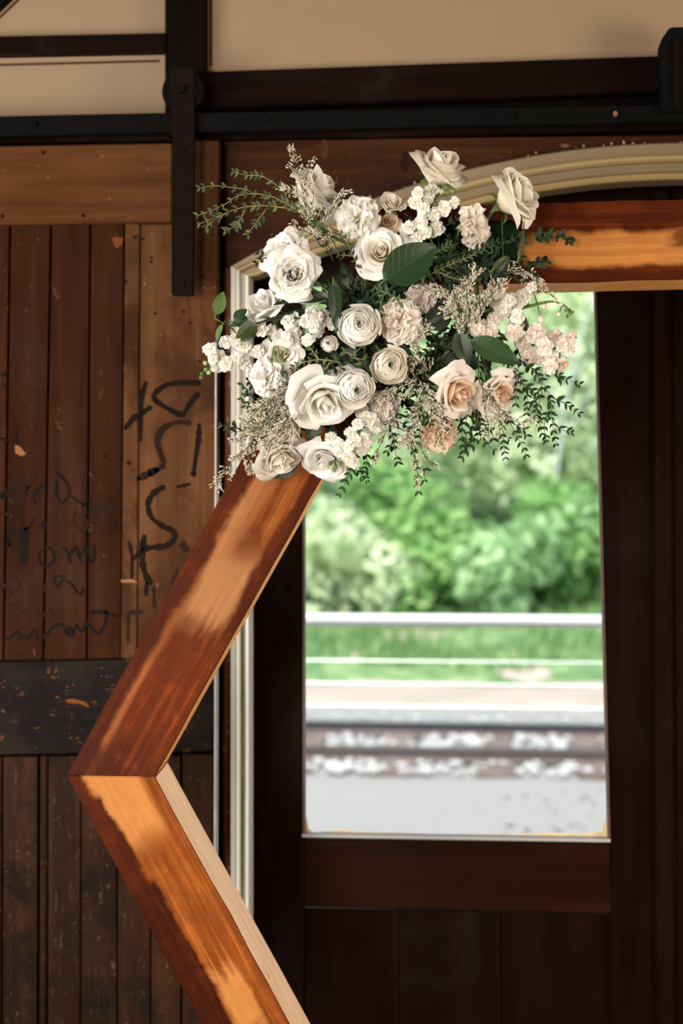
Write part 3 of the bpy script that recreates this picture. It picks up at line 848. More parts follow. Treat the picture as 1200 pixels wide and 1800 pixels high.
# bushes and trees: leaves on lobes
FOL = [leafmat('foliage_light', [(0.48, 0.58, 0.32), (0.68, 0.76, 0.48), (0.84, 0.88, 0.68)]),
       leafmat('foliage_mid', [(0.20, 0.36, 0.15), (0.38, 0.56, 0.27), (0.60, 0.74, 0.44)]),
       leafmat('foliage_deep', [(0.12, 0.27, 0.08), (0.26, 0.46, 0.14), (0.48, 0.66, 0.28)])]
def tree(name, label, cat, x, y, lobes, mat, n, leaf, trunk_h=0.0, bark='bark', group=None):
    z0 = bank_h(x, y)
    root = thing(name, label, cat, Matrix.Translation((x, y, z0)), group)
    vs, fs = [], []
    vol = sum(l[3] ** 2 for l in lobes)
    for lx, ly, lz, r in lobes:
        for i in range(int(n * r * r / vol)):
            d = Vector((rr.gauss(0, 1), rr.gauss(0, 1), rr.gauss(0, 1))).normalized()
            q = Vector((lx, ly, lz)) + d * r * rr.uniform(0.72, 1.06) * (1 + 0.25 * mnoise.noise(d * 2.2 + Vector((lx, lz, x))))
            nz = (d + Vector((rr.gauss(0, .6), rr.gauss(0, .6), rr.gauss(0, .6) + 0.3))).normalized()
            m = frame(q, nz, (rr.uniform(-1, 1), rr.uniform(-1, 1), rr.uniform(-1, 1)))
            s = leaf * rr.uniform(0.6, 1.3)
            b0 = len(vs)
            vs += [m @ Vector(v) for v in ((-s, 0, 0), (0, -s * .5, .12 * s), (s, 0, 0), (0, s * .5, .12 * s))]
            fs += [(b0, b0 + 1, b0 + 2, b0 + 3)]
    fo = ob('foliage', me('foliage', vs, fs, mat), root)
    fo['kind'] = 'stuff'
    tops = [Vector(l[:3]) for l in lobes]
    hub = Vector((0, 0, max(0.3, trunk_h)))
    v2, f2 = tube(smooth_path([Vector((0, 0, -0.15)), Vector((0.04, 0.02, hub.z * .5)), hub], 6), [0.09, .085, .08, .075, .07, .065, .06], 7)
    ob('trunk', me('trunk', v2, f2, M[bark], True), root)
    for tp in tops[:6]:
        v2, f2 = tube(smooth_path([hub - Vector((0, 0, 0.05)), hub.lerp(tp, 0.5) + Vector((0, 0, -0.1)), tp], 5), [0.045, .04, .032, .024, .016, .008], 5)
        ob('branch', me('branch', v2, f2, M[bark], True), root)
    return root
def lobes_of(n, w, h, z0, r):
    return [(rr.uniform(-w, w), rr.uniform(-w, w) * .6, z0 + h * (i + .5) / n + rr.uniform(-.1, .1), r * rr.uniform(.7, 1.2)) for i in range(n)]
SHL = ['mid green shrub beyond the left edge of the pane', 'pale green shrub at the left of the pane, above the fence rail', 'deep green taller shrub left of the middle of the pane', 'deep green low shrub in the middle of the pane',
       'small green shrub right of the middle of the pane', 'deep green shrub at the right of the pane, before the birch stem', 'mid green shrub by the right edge of the pane', 'shrub on the bank outside the view of the pane', 'shrub on the bank outside the view of the pane', 'shrub on the bank outside the view of the pane']
TRL = ['mid green tree beyond the left edge of the pane', 'pale leafy tree at the left of the pane', 'mid green tree behind the middle of the pane', 'pale leafy tree right of the middle of the pane', 'pale tree at the right edge of the pane, behind the birch stem', 'mid green tree beyond the right edge of the pane',
       'tree outside the view of the pane', 'tree outside the view of the pane', 'farthest pale tree, over the middle of the pane', 'farthest pale tree, at the left', 'farthest pale tree, at the right', 'tree outside the view of the pane', 'tree outside the view of the pane']
# shrubs along the top of the bank (what is seen between the fence rail and the middle of the pane)
for i, (x, y, w, h, r, k) in enumerate((
        (-2.55, 19.2, .7, .9, .55, 1), (-1.75, 18.6, .6, .9, .5, 0), (-0.95, 19.6, .6, 1.5, .6, 2), (-0.1, 18.9, .6, .8, .5, 2), (0.65, 18.4, .5, .7, .42, 1), (1.35, 19.4, .7, 1.1, .6, 2), (2.2, 18.8, .6, .9, .5, 1), (3.1, 19.3, .8, 1.2, .6, 2), (-3.7, 19.0, .8, 1.2, .6, 2), (4.3, 19.4, .9, 1.2, .7, 1))):
    tree('shrub', SHL[i], 'shrub', x * .9, y - 1.6, lobes_of(6, w, h, 0.18, r * .9), FOL[k], 1500, 0.10, 0.3, group='shrubs on the bank')
for i, (x, y, w, h, z0, r, k, n, lab) in enumerate((
        (-3.4, 22.5, 1.0, 3.8, 1.2, 1.0, 1, 4200, 'leafy tree beyond the tracks'), (-1.9, 23.5, 1.1, 5.0, 1.0, 1.1, 0, 4800, ''), (-0.2, 24.5, 1.1, 5.2, 1.2, 1.1, 1, 4800, ''), (1.4, 22.8, 0.9, 3.2, 1.0, .95, 0, 4200, ''),
        (2.6, 25.5, 1.3, 5.0, 1.0, 1.2, 0, 4600, ''), (4.2, 23.5, 1.2, 4.2, 1.0, 1.1, 1, 4400, ''), (-5.4, 24, 1.5, 5.0, 1.0, 1.3, 2, 4600, ''), (6.0, 25, 1.5, 5.0, 1.0, 1.3, 2, 4600, ''), (0.6, 29, 2.2, 7.5, 1.0, 1.6, 0, 6000, ''), (-3.4, 30, 2.2, 8.0, 1.0, 1.7, 0, 6000, ''), (4.0, 31, 2.4, 7.5, 1.0, 1.7, 0, 6000, ''), (-8, 31, 2.4, 8.0, 1.0, 1.7, 1, 5000, ''), (8.5, 32, 2.4, 8.0, 1.0, 1.7, 1, 5000, ''))):
    tree('tree', TRL[i], 'tree', x, y, lobes_of(9, w, h, z0, r), FOL[k], n, 0.12, z0 + 0.6, group='trees beyond the tracks')
# the bare pale stem leaning on the right
p0, p1 = at(968, 900, 20.4), at(1000, 640, 20.4)
root = thing('birch_stem', 'thin pale leaning tree stem at the upper right of the pane', 'tree', Matrix.Translation((p0.x, p0.y, bank_h(p0.x, p0.y))))
v2, f2 = tube(smooth_path([Vector((-0.1, 0, -0.1)), p0 - root.matrix_basis.translation, p1 - root.matrix_basis.translation + Vector((0.05, 0, 0)), p1 - root.matrix_basis.translation + Vector((0.45, 0.1, 1.2))], 14), [0.03 - i * 0.0013 for i in range(15)], 7)
ob('stem', me('stem', v2, f2, M['birch'], True), root)
for i, (t0, dx, dz) in enumerate(((0.5, 0.5, 0.8), (0.7, -0.45, 0.7), (0.85, 0.35, 0.6))):
    b = (p0 - root.matrix_basis.translation).lerp(p1 - root.matrix_basis.translation, t0)
    v2, f2 = tube(smooth_path([b, b + Vector((dx * .5, 0, dz * .4)), b + Vector((dx, 0.1, dz))], 5), [0.02, .018, .015, .011, .008, .004], 5)
    ob('branch', me('branch', v2, f2, M['birch'], True), root)
# ---------------------------------------------------------------- hexagonal wooden wedding arch
def to2(px, py):
    v = on_arch(px, py) - AO
    return Vector((v.dot(AU), v.dot(AW)))
V0, V1 = to2(116, 1363), to2(671, 364)
e01 = V1 - V0
LEN = e01.length
e12 = (to2(1200, 351) - to2(950, 357.5)).normalized() * LEN
e05 = (to2(355, 1800) - to2(116, 1363)).normalized() * LEN
V2 = V1 + e12
V5 = V0 + e05
V3 = V2 + e05
V4 = V5 + e12
HEX = [V0, V1, V2, V3, V4, V5]
BW, BD = 0.1365, 0.132                           # board face, depth
def isect(p, d, q, e):
    t = ((q.x - p.x) * e.y - (q.y - p.y) * e.x) / (d.x * e.y - d.y * e.x)
    return p + d * t
INN = []
cen = sum(HEX, Vector((0, 0))) / 6
def inset_line(a, b):
    d = (b - a).normalized()
    n = Vector((-d.y, d.x))
    if n.dot(cen - a) < 0:
        n = -n
    return a + n * BW, d
for i in range(6):
    p, d = inset_line(HEX[i - 1], HEX[i])
    q, e = inset_line(HEX[i], HEX[(i + 1) % 6])
    INN.append(isect(p, d, q, e))
def beam_mat(name, masks, seed, base=None, gs=1.0):
    """stained timber: masks = (s0, s1, t0, t1, soft, colour, amount): patches of stain along (s) and across (t) the board, edges broken up along the grain"""
    t = NT(name)
    at_ = t.n('Attribute', attribute_name='along')
    sp = t.n('SeparateXYZ')
    t.put(sp.inputs[0], at_.outputs['Vector'])
    s_, t_, d_ = sp.outputs[0], sp.outputs[1], sp.outputs[2]
    cm = t.n('CombineXYZ')
    t.put(cm.inputs[0], t.math('MULTIPLY_ADD', s_, 1.6, seed))
    t.put(cm.inputs[1], t.math('MULTIPLY', t_, 36))
    t.put(cm.inputs[2], t.math('MULTIPLY', d_, 36))
    g = t.noise(cm.outputs[0], 2.2, 8, 0.65, 0.4)
    fine = t.noise(cm.outputs[0], 9, 5, 0.7, 0.2)
    iso = t.noise(t.vmath('ADD', at_.outputs['Vector'], (seed, seed, 0)), 16, 6, 0.65, 0.6)
    wv = t.noise(t.vmath('ADD', at_.outputs['Vector'], (seed * 2, 1, 0)), 6, 3, 0.5)
    cols = base or [(0.075, 0.015, 0.003), (0.165, 0.044, 0.008), (0.24, 0.08, 0.017)]
    c = t.ramp(t.math('ADD', t.math('MULTIPLY', g, 0.75), t.math('MULTIPLY', iso, 0.25)), [(0.34, cols[0]), (0.5, cols[1]), (0.66, cols[2])])
    jig = t.math('SUBTRACT', t.math('ADD', t.math('MULTIPLY', g, 0.22), t.math('ADD', t.math('MULTIPLY', wv, 0.55), t.math('MULTIPLY', iso, 0.23))), 0.5)
    jig2 = t.math('SUBTRACT', t.math('ADD', t.math('MULTIPLY', iso, 0.5), t.math('MULTIPLY', wv, 0.5)), 0.5)
    for s0, s1, t0, t1, soft, col, amt in masks:
        ss = t.math('MULTIPLY_ADD', jig, 0.26, s_)
        tt = t.math('MULTIPLY_ADD', jig2, 0.05, t_)
        m = None
        for v, a, up, sf in ((ss, s0, 1, soft * 3), (ss, s1, 0, soft * 3), (tt, t0, 1, soft), (tt, t1, 0, soft)):
            if a is None:
                continue
            k = t.step(v, a - sf, a + sf, 0, 1) if up else t.step(v, a - sf, a + sf, 1, 0)
            m = k if m is None else t.math('MULTIPLY', m, k)
        m = t.math('MULTIPLY', m, t.math('MULTIPLY_ADD', t.math('ADD', fine, g), 0.8, amt - 0.72), clamp=True)
        c = t.mix(m, c, t.mix(t.step(t.math('ADD', t.math('MULTIPLY', g, .6), t.math('MULTIPLY', iso, .4)), 0.45, 0.68), col, tuple(min(0.8, x * y) for x, y in zip(col, (2.3, 2.6, 2.4) if col[0] < 0.2 else (1.25, 1.3, 1.3)))))
    pits = t.math('MULTIPLY', t.step(iso, 0.62, 0.72), t.step(fine, 0.45, 0.6, 0, 0.55))
    c = t.mix(pits, c, (0.05, 0.010, 0.004))
    t.bsdf(c, t.math('MULTIPLY_ADD', fine, 0.2, 0.38), t.math('ADD', fine, g), 0.22, 0.0015, spec=0.045)
    return t.m
DK, DK2, LT, PALE = (0.038, 0.006, 0.0011), (0.026, 0.004, 0.0009), (0.34, 0.132, 0.035), (0.235, 0.100, 0.037)
L0 = LEN
MB_UL = beam_mat('stain_upper_left', [
    (None, 0.46 * L0, None, None, 0.02, (0.068, 0.0115, 0.0022), 1.0), (0.30 * L0, 0.43 * L0, 0.035, 0.115, 0.012, PALE, 1.0), (0.40 * L0, 0.95 * L0, 0.028, 0.062, 0.012, (0.225, 0.09, 0.03), 0.7),
    (None, None, None, 0.030, 0.008, DK, 0.9), (0.28 * L0, 0.86 * L0, 0.112, None, 0.008, DK, 1.0), (0.0, 0.36 * L0, 0.028, 0.038, 0.009, (0.24, 0.08, 0.022), 0.5), (None, 0.08 * L0, None, None, 0.015, (0.032, 0.006, 0.002), .7)], 3.0)
MB_LL = beam_mat('stain_lower_left', [
    (None, None, None, None, 0.02, (0.15, 0.034, 0.004), 0.85), (-.2, 0.135 * L0, 0.026, 0.108, 0.010, LT, 1.0), (0.05 * L0, None, None, 0.036, 0.005, DK, 1.0), (0.2 * L0, None, None, 0.047, 0.005, DK2, 1.0), (None, 0.2 * L0, None, 0.022, 0.006, DK, 1.0),
    (0.36 * L0, 0.475 * L0, 0.052, 0.098, 0.007, LT, 1.0), (0.5 * L0, None, 0.03, None, 0.012, (0.05, 0.01, 0.003), .9), (0.1 * L0, None, 0.124, None, 0.01, (0.12, 0.028, 0.006), .6)], 11.0)
MB_T = beam_mat('stain_top', [
    (None, None, None, 0.050, 0.007, DK, 1.0), (0.0, 0.2 * L0, None, 0.075, 0.01, (0.045, 0.008, 0.003), 0.9), (0.20 * L0, None, 0.052, 0.112, 0.008, (0.33, 0.13, 0.033), 0.8), (None, None, 0.113, None, 0.006, DK, 0.95), (0.44 * L0, 0.5 * L0, 0.05, 0.08, 0.006, DK, 0.7)], 21.0)
MB_O = beam_mat('stain_plain', [(None, None, None, 0.03, 0.01, DK, 0.9)], 31.0)
RAW = beam_mat('raw_sawn_wood', [], 5.0, [(0.60, 0.38, 0.22), (0.74, 0.50, 0.31), (0.82, 0.60, 0.41)])
RAW2 = beam_mat('orange_sawn_wood', [], 9.0, [(0.48, 0.21, 0.055), (0.62, 0.29, 0.08), (0.70, 0.35, 0.11)])
AM = Matrix((AU, AN, AW)).transposed().to_4x4()  # local x right, y back, z up
base2 = (V4 + V5) / 2
AM.translation = AO + AU * base2.x + AW * base2.y
arch = thing('wedding_arch', 'hexagonal wooden wedding arch with reddish stain and paler sanded patches', 'arch', AM)
def loc3(v2, y):
    return Vector((v2.x - base2.x, y, v2.y - base2.y))
for i, mats in enumerate(((MB_UL, RAW2), (MB_T, RAW2), (MB_O, RAW), (MB_O, RAW), (MB_O, RAW), (MB_LL, RAW))):
    j = (i + 1) % 6
    a, b, c, d = HEX[i], HEX[j], INN[j], INN[i]
    rev = i == 5                                 # measure the lower left board from the left corner
    gap = 0.0006
    bm = bmesh.new()
    lay = bm.verts.layers.float_vector.new('along')
    o, e = (b, (a - b).normalized()) if rev else (a, (b - a).normalized())
    nrm = Vector((-e.y, e.x))
    if nrm.dot(cen - a) < 0:
        nrm = -nrm
    def vert(p, y):
        v = bm.verts.new(loc3(p, y))
        q = p - o
        v[lay] = Vector((q.dot(e), q.dot(nrm), y))
        return v
    K = 14
    rr = random.Random(i)
    rows = []
    for k in range(K + 1):
        f = k / K
        po = a.lerp(b, f * (1 - 2 * gap) + gap)
        pi = d.lerp(c, f * (1 - 2 * gap) + gap)
        w1 = rr.uniform(-0.0009, 0.0009) if 0 < k < K else 0
        w2 = rr.uniform(-0.0014, 0.0014) if 0 < k < K else 0
        rows.append((vert(po + nrm * w1, 0), vert(pi + nrm * w2, 0), vert(pi + nrm * w2 * .3, BD), vert(po, BD)))
    for k in range(K):
        r, q = rows[k], rows[k + 1]
        for m in range(4):
            f = bm.faces.new((r[m], r[(m + 1) % 4], q[(m + 1) % 4], q[m]))
            f.material_index = 1 if m == 1 else 0
    bm.faces.new(rows[0][::-1])
    bm.faces.new(rows[-1])
    bmesh.ops.recalc_face_normals(bm, faces=bm.faces[:])
    ed = [x for x in bm.edges if len(x.link_faces) == 2 and x.calc_face_angle(0) > 0.7]
    bmesh.ops.bevel(bm, geom=ed, offset=0.0016, segments=2, affect='EDGES', clamp_overlap=True)
    me_ = bpy.data.meshes.new('beam')
    bm.to_mesh(me_)
    bm.free()
    for m in mats:
        me_.materials.append(m)
    bo = ob('beam', me_, arch)
    if i == 5:
        bo['label'] = 'beam below the left corner, its raw inner edge pale'
    if i == 5:                                   # splinters and crack of the raw edge
        for (f, ln) in ((0.60, 0.030), (0.592, 0.02)):
            p = c.lerp(d, f * 0.72)
            q0 = loc3(p, 0.03)
            dirv = loc3(p - e * 0 + (V0 - V5).normalized() * ln + nrm * 0.006, 0.022) - q0
            v2, f2 = tube([q0 - dirv * .3, q0 + dirv * 0.4, q0 + dirv], [0.0014, .0012, 0.0003], 5)
            ob('splinter', me('splinter', v2, f2, RAW), arch)
# screws at the joints' rear, one seen at the left corner
p = loc3(INN[0], 0.06)
v2, f2 = tube([p + Vector((0.004, 0, 0.030)), p + Vector((0.010, 0, 0.028))], [0.004, 0.004], 8)
ob('screw_head', me('screw_head', v2, f2, plain('zinc', (0.5, 0.55, 0.55), 0.35, 0.9)), arch)
print('ARCH bottom z', (AM @ Vector((0, 0, 0))).z, (AM @ Vector((0, BD, 0))).z, 'side', LEN)
# ---------------------------------------------------------------- flowers
WHITE, CREAM = (0.80, 0.775, 0.70), (0.78, 0.72, 0.58)
M['petal_white'] = petal_mat('white_petal', (0.86, 0.845, 0.80), (0.82, 0.79, 0.68))
M['petal_cream'] = petal_mat('cream_petal', (0.85, 0.81, 0.72), (0.82, 0.74, 0.56))
M['petal_peach'] = petal_mat('peach_petal', (0.83, 0.67, 0.50), (0.82, 0.53, 0.32))
M['petal_pinkish'] = petal_mat('pale_pinkish_petal', (0.85, 0.79, 0.725), (0.83, 0.72, 0.62))
M['petal_inner'] = petal_mat('green_white_inner_petal', (0.72, 0.74, 0.60), (0.45, 0.55, 0.25))
M['sepal'] = leafy('green_sepal', [(0.075, 0.125, 0.035), (0.12, 0.19, 0.055), (0.18, 0.26, 0.09)], 0.2)
M['stem'] = leafy('green_stem', [(0.09, 0.14, 0.04), (0.125, 0.19, 0.055), (0.17, 0.23, 0.075)], 0.1)
M['darkstem'] = leafy('dark_stem', [(0.035, 0.05, 0.02), (0.05, 0.07, 0.03), (0.08, 0.09, 0.04)], 0.05)
M['goldstem'] = leafy('yellowish_stem', [(0.24, 0.20, 0.07), (0.33, 0.27, 0.09), (0.36, 0.20, 0.07)], 0.1)
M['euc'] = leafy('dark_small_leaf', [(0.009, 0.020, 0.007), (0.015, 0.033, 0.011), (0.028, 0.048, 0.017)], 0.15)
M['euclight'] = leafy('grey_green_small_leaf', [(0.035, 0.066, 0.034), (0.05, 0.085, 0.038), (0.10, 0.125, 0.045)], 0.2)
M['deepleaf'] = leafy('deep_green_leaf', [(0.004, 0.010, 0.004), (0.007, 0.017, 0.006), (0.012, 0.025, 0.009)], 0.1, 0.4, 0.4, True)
M['bigleaf'] = leafy('green_veined_leaf', [(0.010, 0.028, 0.010), (0.016, 0.04, 0.013), (0.023, 0.052, 0.018)], 0.12, 0.4, 0.3, True)
M['paleleaf'] = leafy('pale_green_leaf', [(0.07, 0.13, 0.03), (0.12, 0.19, 0.05), (0.18, 0.25, 0.08)], 0.3, 0.45, 0.3, True)
M['oliveleaf'] = leafy('olive_leaf', [(0.03, 0.042, 0.013), (0.045, 0.062, 0.018), (0.06, 0.08, 0.027)], 0.2, 0.45, 0.3, True)
M['statice'] = leafy('tiny_cream_blossom', [(0.52, 0.45, 0.33), (0.70, 0.64, 0.52), (0.84, 0.81, 0.73)], 0.2, 0.7, 0.1)
M['foam'] = plain('dark_green_foam', (0.004, 0.009, 0.005), 0.9, spec=0.05)

def grid(fn, nu, nv, flip=False):
    vs = [Vector(fn(-1 + 2 * i / nu, j / nv)) for j in range(nv + 1) for i in range(nu + 1)]
    fs = [(j * (nu + 1) + i, j * (nu + 1) + i + 1, (j + 1) * (nu + 1) + i + 1, (j + 1) * (nu + 1) + i) for j in range(nv) for i in range(nu)]
    uv = [(-1 + 2 * i / nu, j / nv) for j in range(nv + 1) for i in range(nu + 1)]
    return vs, fs, uv
def grid_mesh(name, fn, nu, nv, mat):
    vs, fs, uv = grid(fn, nu, nv)
    m = me(name, vs, fs, mat, True)
    l = m.uv_layers.new(name='UVMap')
    l.data.foreach_set('uv', [c for f in fs for v in f for c in uv[v]])
    return m
def facing(fx, fy, fz):                          # right, up, towards the camera
    return (RGT * fx + UP * fy - FWD * fz).normalized()
def flower_root(name, label, cat, px, py, p, f, group=None, back=0.0):
    c = on_arch(px, py, p)
    z = facing(*f)
    return thing(name, label, cat, frame(c - z * back, z, RGT if abs(z.dot(RGT)) < 0.9 else UP), group), px_m(c)
HUBS = [on_arch(*q) for q in ((560, 700, 0.03), (640, 560, 0.03), (720, 470, 0.03), (830, 455, 0.03))]
def hub_of(p):
    return min(HUBS, key=lambda h: (h - p).length)
def add_stem(root, rad, mat, base_z=0.0, length=0.16):
    """stem from the back of the bloom into the foam"""
    m = root.matrix_basis
    inv = m.inverted()
    b = m @ Vector((0, 0, base_z))
    h = hub_of(b)
    d = (h - b)
    e = b + d * min(1.0, length / max(d.length, 1e-6))
    path = smooth_path([b, b.lerp(e, 0.5) - m.to_3x3() @ Vector((0, 0, 0.015)), e], 8)
    v, f = tube([inv @ q for q in path], rad, 7)
    return ob('stem', me('stem', v, f, mat, True), root)
def sepals(root, r, n, mat, z=0.0, curl=0.6, ln=1.0):
    for k in range(n):
        a = 2 * math.pi * k / n + 0.3
        def fn(u, v):
            w = r * 0.22 * math.sin(math.pi * min(1, v * .85 + .15)) ** 0.8 * (1 - v) ** 0.35
            rad = r * (0.15 + 0.75 * math.sin(min(v * 1.4, 1.57))) * ln
            return (rad * math.cos(a) - u * w * math.sin(a), rad * math.sin(a) + u * w * math.cos(a), z + r * ln * (0.55 * v - curl * v * v) + 0.05 * r * u * u)
        ob('sepal', grid_mesh('sepal', fn, 2, 6, mat), root)
    v, f = tube([(0, 0, z - r * .42), (0, 0, z - r * .25), (0, 0, z - .05 * r), (0, 0, z + r * .1)], [r * .08, r * .17, r * .22, r * .2], 9)
    ob('receptacle', me('receptacle', v, f, mat, True), root)

def rose(label, px, py, rpx, p, f, opened=0.7, n=20, mat='petal_white', mat2=None, seed=1, tall=1.0, ruffle=0.05, name='rose', group=None, stem=True, sep=True, spin=0.0, wide=1.0, flare=1.0):
    """spiral of cupped petals: heart petals stand closed, outer ones lean out and roll their rims back"""
    rr = random.Random(seed)
    root, k = flower_root(name, label, 'flower', px, py, p, f)
    r = rpx * k
    H = r * 1.15 * tall
    root.matrix_basis = root.matrix_basis @ Matrix.Translation((0, 0, -H * 0.55))
    m1, m2 = M[mat], M[mat2 or mat]
    for i in range(n):
        a = i / (n - 1)
        az = spin + i * 2.39996 + rr.uniform(-0.25, 0.25)
        rb = r * (0.05 + 0.66 * a ** 0.85) * rr.uniform(0.95, 1.05)
        hw = (1.75 - 0.9 * a) * rr.uniform(0.9, 1.1) * wide
        lean = opened * a * a * rr.uniform(0.75, 1.2)
        hh = H * (1.0 - 0.30 * a * opened) * rr.uniform(0.93, 1.05) * (0.97 if a < 0.2 else 1)
        ph, ph2 = rr.uniform(0, 6), rr.uniform(0, 6)
        curl = (0.25 + 0.75 * a) * flare * rr.uniform(0.6, 1.3)
        tip = rr.uniform(0.2, 0.75) if a > 0.3 else 0.1
        asym = rr.uniform(-0.10, 0.10)
        tw = rr.uniform(-0.12, 0.12)
        def fn(u, v):
            ve = v * (1 - 0.26 * abs(u) ** 2.2 + tip * 0.22 * (1 - abs(u)) ** 1.5 * v + asym * u * v)
            ang = az + u * hw * (0.55 + 0.45 * math.sin(min(1.0, v * 1.25) * math.pi / 2)) * (1 - 0.10 * max(0, v - .75) * 4)
            bulge = math.sin(min(1.0, 0.12 + ve * 1.15) * math.pi / 2) ** 0.7
            roll = max(0.0, v - 0.62) / 0.38
            rad = rb * bulge + r * lean * 0.42 * ve ** 1.6 + r * 0.20 * curl * (a > 0.12) * roll ** 2 + r * 0.035 * u * (1 if a < 0.75 else 0.6)
            rad *= 1 - 0.62 * max(0, 0.45 - a) / 0.45 * ve ** 2
            rad += r * ruffle * math.sin(3.3 * u + ph) * ve ** 2 + r * 0.02 * math.sin(11 * u + 5 * v + ph) * v ** 2 * a + r * ruffle * 0.5 * math.sin(7 * u + ph2) * v ** 4
            z = hh * ve - r * 0.22 * curl * roll ** 2.2 * (0.3 + a) - r * lean * 0.30 * ve ** 2 + r * 0.04 * math.sin(2.5 * u + ph2) * v * v + tw * r * u * v
            return (rad * math.cos(ang), rad * math.sin(ang), z)
        ob('petal', grid_mesh('petal', fn, 10, 9, m2 if a < 0.5 else m1), root)
    if sep:
        sepals(root, r * 0.75, 5, M['sepal'], 0.0, 0.9 if opened > .5 else 0.4)
    if stem:
        add_stem(root, 0.0028, M['stem'], -r * .2)
    return root

def ranunculus(label, px, py, rpx, p, f, n=46, mat='petal_white', seed=1, name='ranunculus', eye=True, openr=1.0):
    rr = random.Random(seed)
    root, k = flower_root(name, label, 'flower', px, py, p, f)
    r = rpx * k
    root.matrix_basis = root.matrix_basis @ Matrix.Translation((0, 0, -r * 0.45))
    n = int(n * 1.55)
    for i in range(n):
        a = (i + 0.5) / n
        az = i * 2.39996 + rr.uniform(-.3, .3)
        rb = r * (0.12 + 0.80 * a ** 0.85) * rr.uniform(0.95, 1.05)
        hw = min(1.2, (0.22 + 0.45 / (0.35 + a)) * rr.uniform(0.8, 1.15))
        top = r * (0.86 - 0.44 * a ** 1.8) * rr.uniform(0.95, 1.05)
        inn = 0.06 + 0.22 * (1 - a) ** 0.6
        out = 0.16 * max(0, a - 0.6) / 0.4 * openr
        ph = rr.uniform(0, 6)
        def fn(u, v):
            ve = v * (1 - 0.22 * abs(u) ** 2.2)
            ang = az + u * hw * (0.5 + 0.5 * v ** 0.6)
            b = math.sin(min(1, 0.1 + ve * 1.2) * math.pi / 2) ** 0.6
            rad = rb * b - r * inn * min(1, rb / r * 1.6) * (max(0, v - .5) / .5) ** 1.6 + r * out * v ** 3 + r * 0.02 * u + r * 0.03 * math.sin(3.5 * u + ph) * v * v
            return (rad * math.cos(ang), rad * math.sin(ang), top * ve + r * 0.012 * math.sin(3 * u + ph) * v)
        ob('petal', grid_mesh('petal', fn, 8, 6, M['petal_inner'] if a < 0.10 else M[mat]), root)
    if eye:
        v, fc = [], []
        for j in range(5):
            for q in range(10):
                t = j / 4 * 1.5
                v.append((r * .11 * math.cos(t) * math.cos(q * .628), r * .11 * math.cos(t) * math.sin(q * .628), r * (.62 + .12 * math.sin(t))))
        for j in range(4):
            for q in range(10):
                fc.append((j * 10 + q, j * 10 + (q + 1) % 10, (j + 1) * 10 + (q + 1) % 10, (j + 1) * 10 + q))
        o = ob('green_eye', me('green_eye', v, fc, M['sepal'], True), root)
        o['label'] = 'small green eye of the bloom'
    add_stem(root, 0.0024, M['stem'], 0.0)
    return root

CARN = {}
def carnation(label, px, py, rpx, p, f, mat='petal_white', seed=1, n=46, flat=0.8, calyx=True, name='carnation', cap=2.0):
    rr = random.Random(seed)
    root, k = flower_root(name, label, 'flower', px, py, p, f)
    r = rpx * k
    if mat not in CARN:
        CARN[mat] = []
        for s in range(4):
            q = random.Random(50 + s)
            p1, p2, kk = q.uniform(0, 6), q.uniform(0, 6), q.uniform(6.5, 9)
            def fn(u, v, p1=p1, p2=p2, kk=kk):
                saw = 1 + (0.07 * (abs((u * 5.5 + p1) % 1 - 0.5) * 2 - 0.5) + 0.05 * math.sin(u * 5 + p2)) * (v > 0.9)
                L = v * saw
                an = u * (0.25 + 0.48 * v ** 0.7)
                off = 0.15 * math.sin(u * kk + p1) * v ** 1.6 + 0.10 * math.sin(u * 3 + p2) * v
                return (math.sin(an) * L, off + 0.16 * L * L, math.cos(an) * L)
            CARN[mat].append(grid_mesh('petal', fn, 16, 6, M[mat]))
    for i in range(n):
        t = (i + .5) / n
        pol = math.acos(1 - t * (1 - math.cos(1.62 * cap / 2 + 0.0))) if cap < 2 else 1.62 * math.sqrt(t)
        az = i * 2.39996 + rr.uniform(-.3, .3)
        d = Vector((math.sin(pol) * math.cos(az), math.sin(pol) * math.sin(az), math.cos(pol) * flat))
        tang = Vector((-math.sin(az), math.cos(az), 0)).lerp(Vector((math.cos(az), math.sin(az), 0)), rr.uniform(-.8, .8))
        x = tang - d * tang.dot(d) / d.length_squared
        y = d.normalized().cross(x.normalized())
        if y.z > 0.2:
            x = -x
            y = -y
        s = r * rr.uniform(0.86, 1.08) * d.length
        m = Matrix((x.normalized() * s, d.normalized().cross(x.normalized()) * s, d.normalized() * s)).transposed().to_4x4()
        m.translation = Vector((0, 0, -r * 0.15))
        ob('petal', CARN[mat][i % 4], root, m)
    if calyx:
        v, fc = tube([(0, 0, -r * 1.05), (0, 0, -r * .95), (0, 0, -r * .55), (0, 0, -r * .1)], [r * .09, r * .2, r * .25, r * .3], 10)
        ob('calyx', me('calyx', v, fc, M['sepal'], True), root)
        add_stem(root, 0.002, M['stem'], -r * 1.0)
    return root

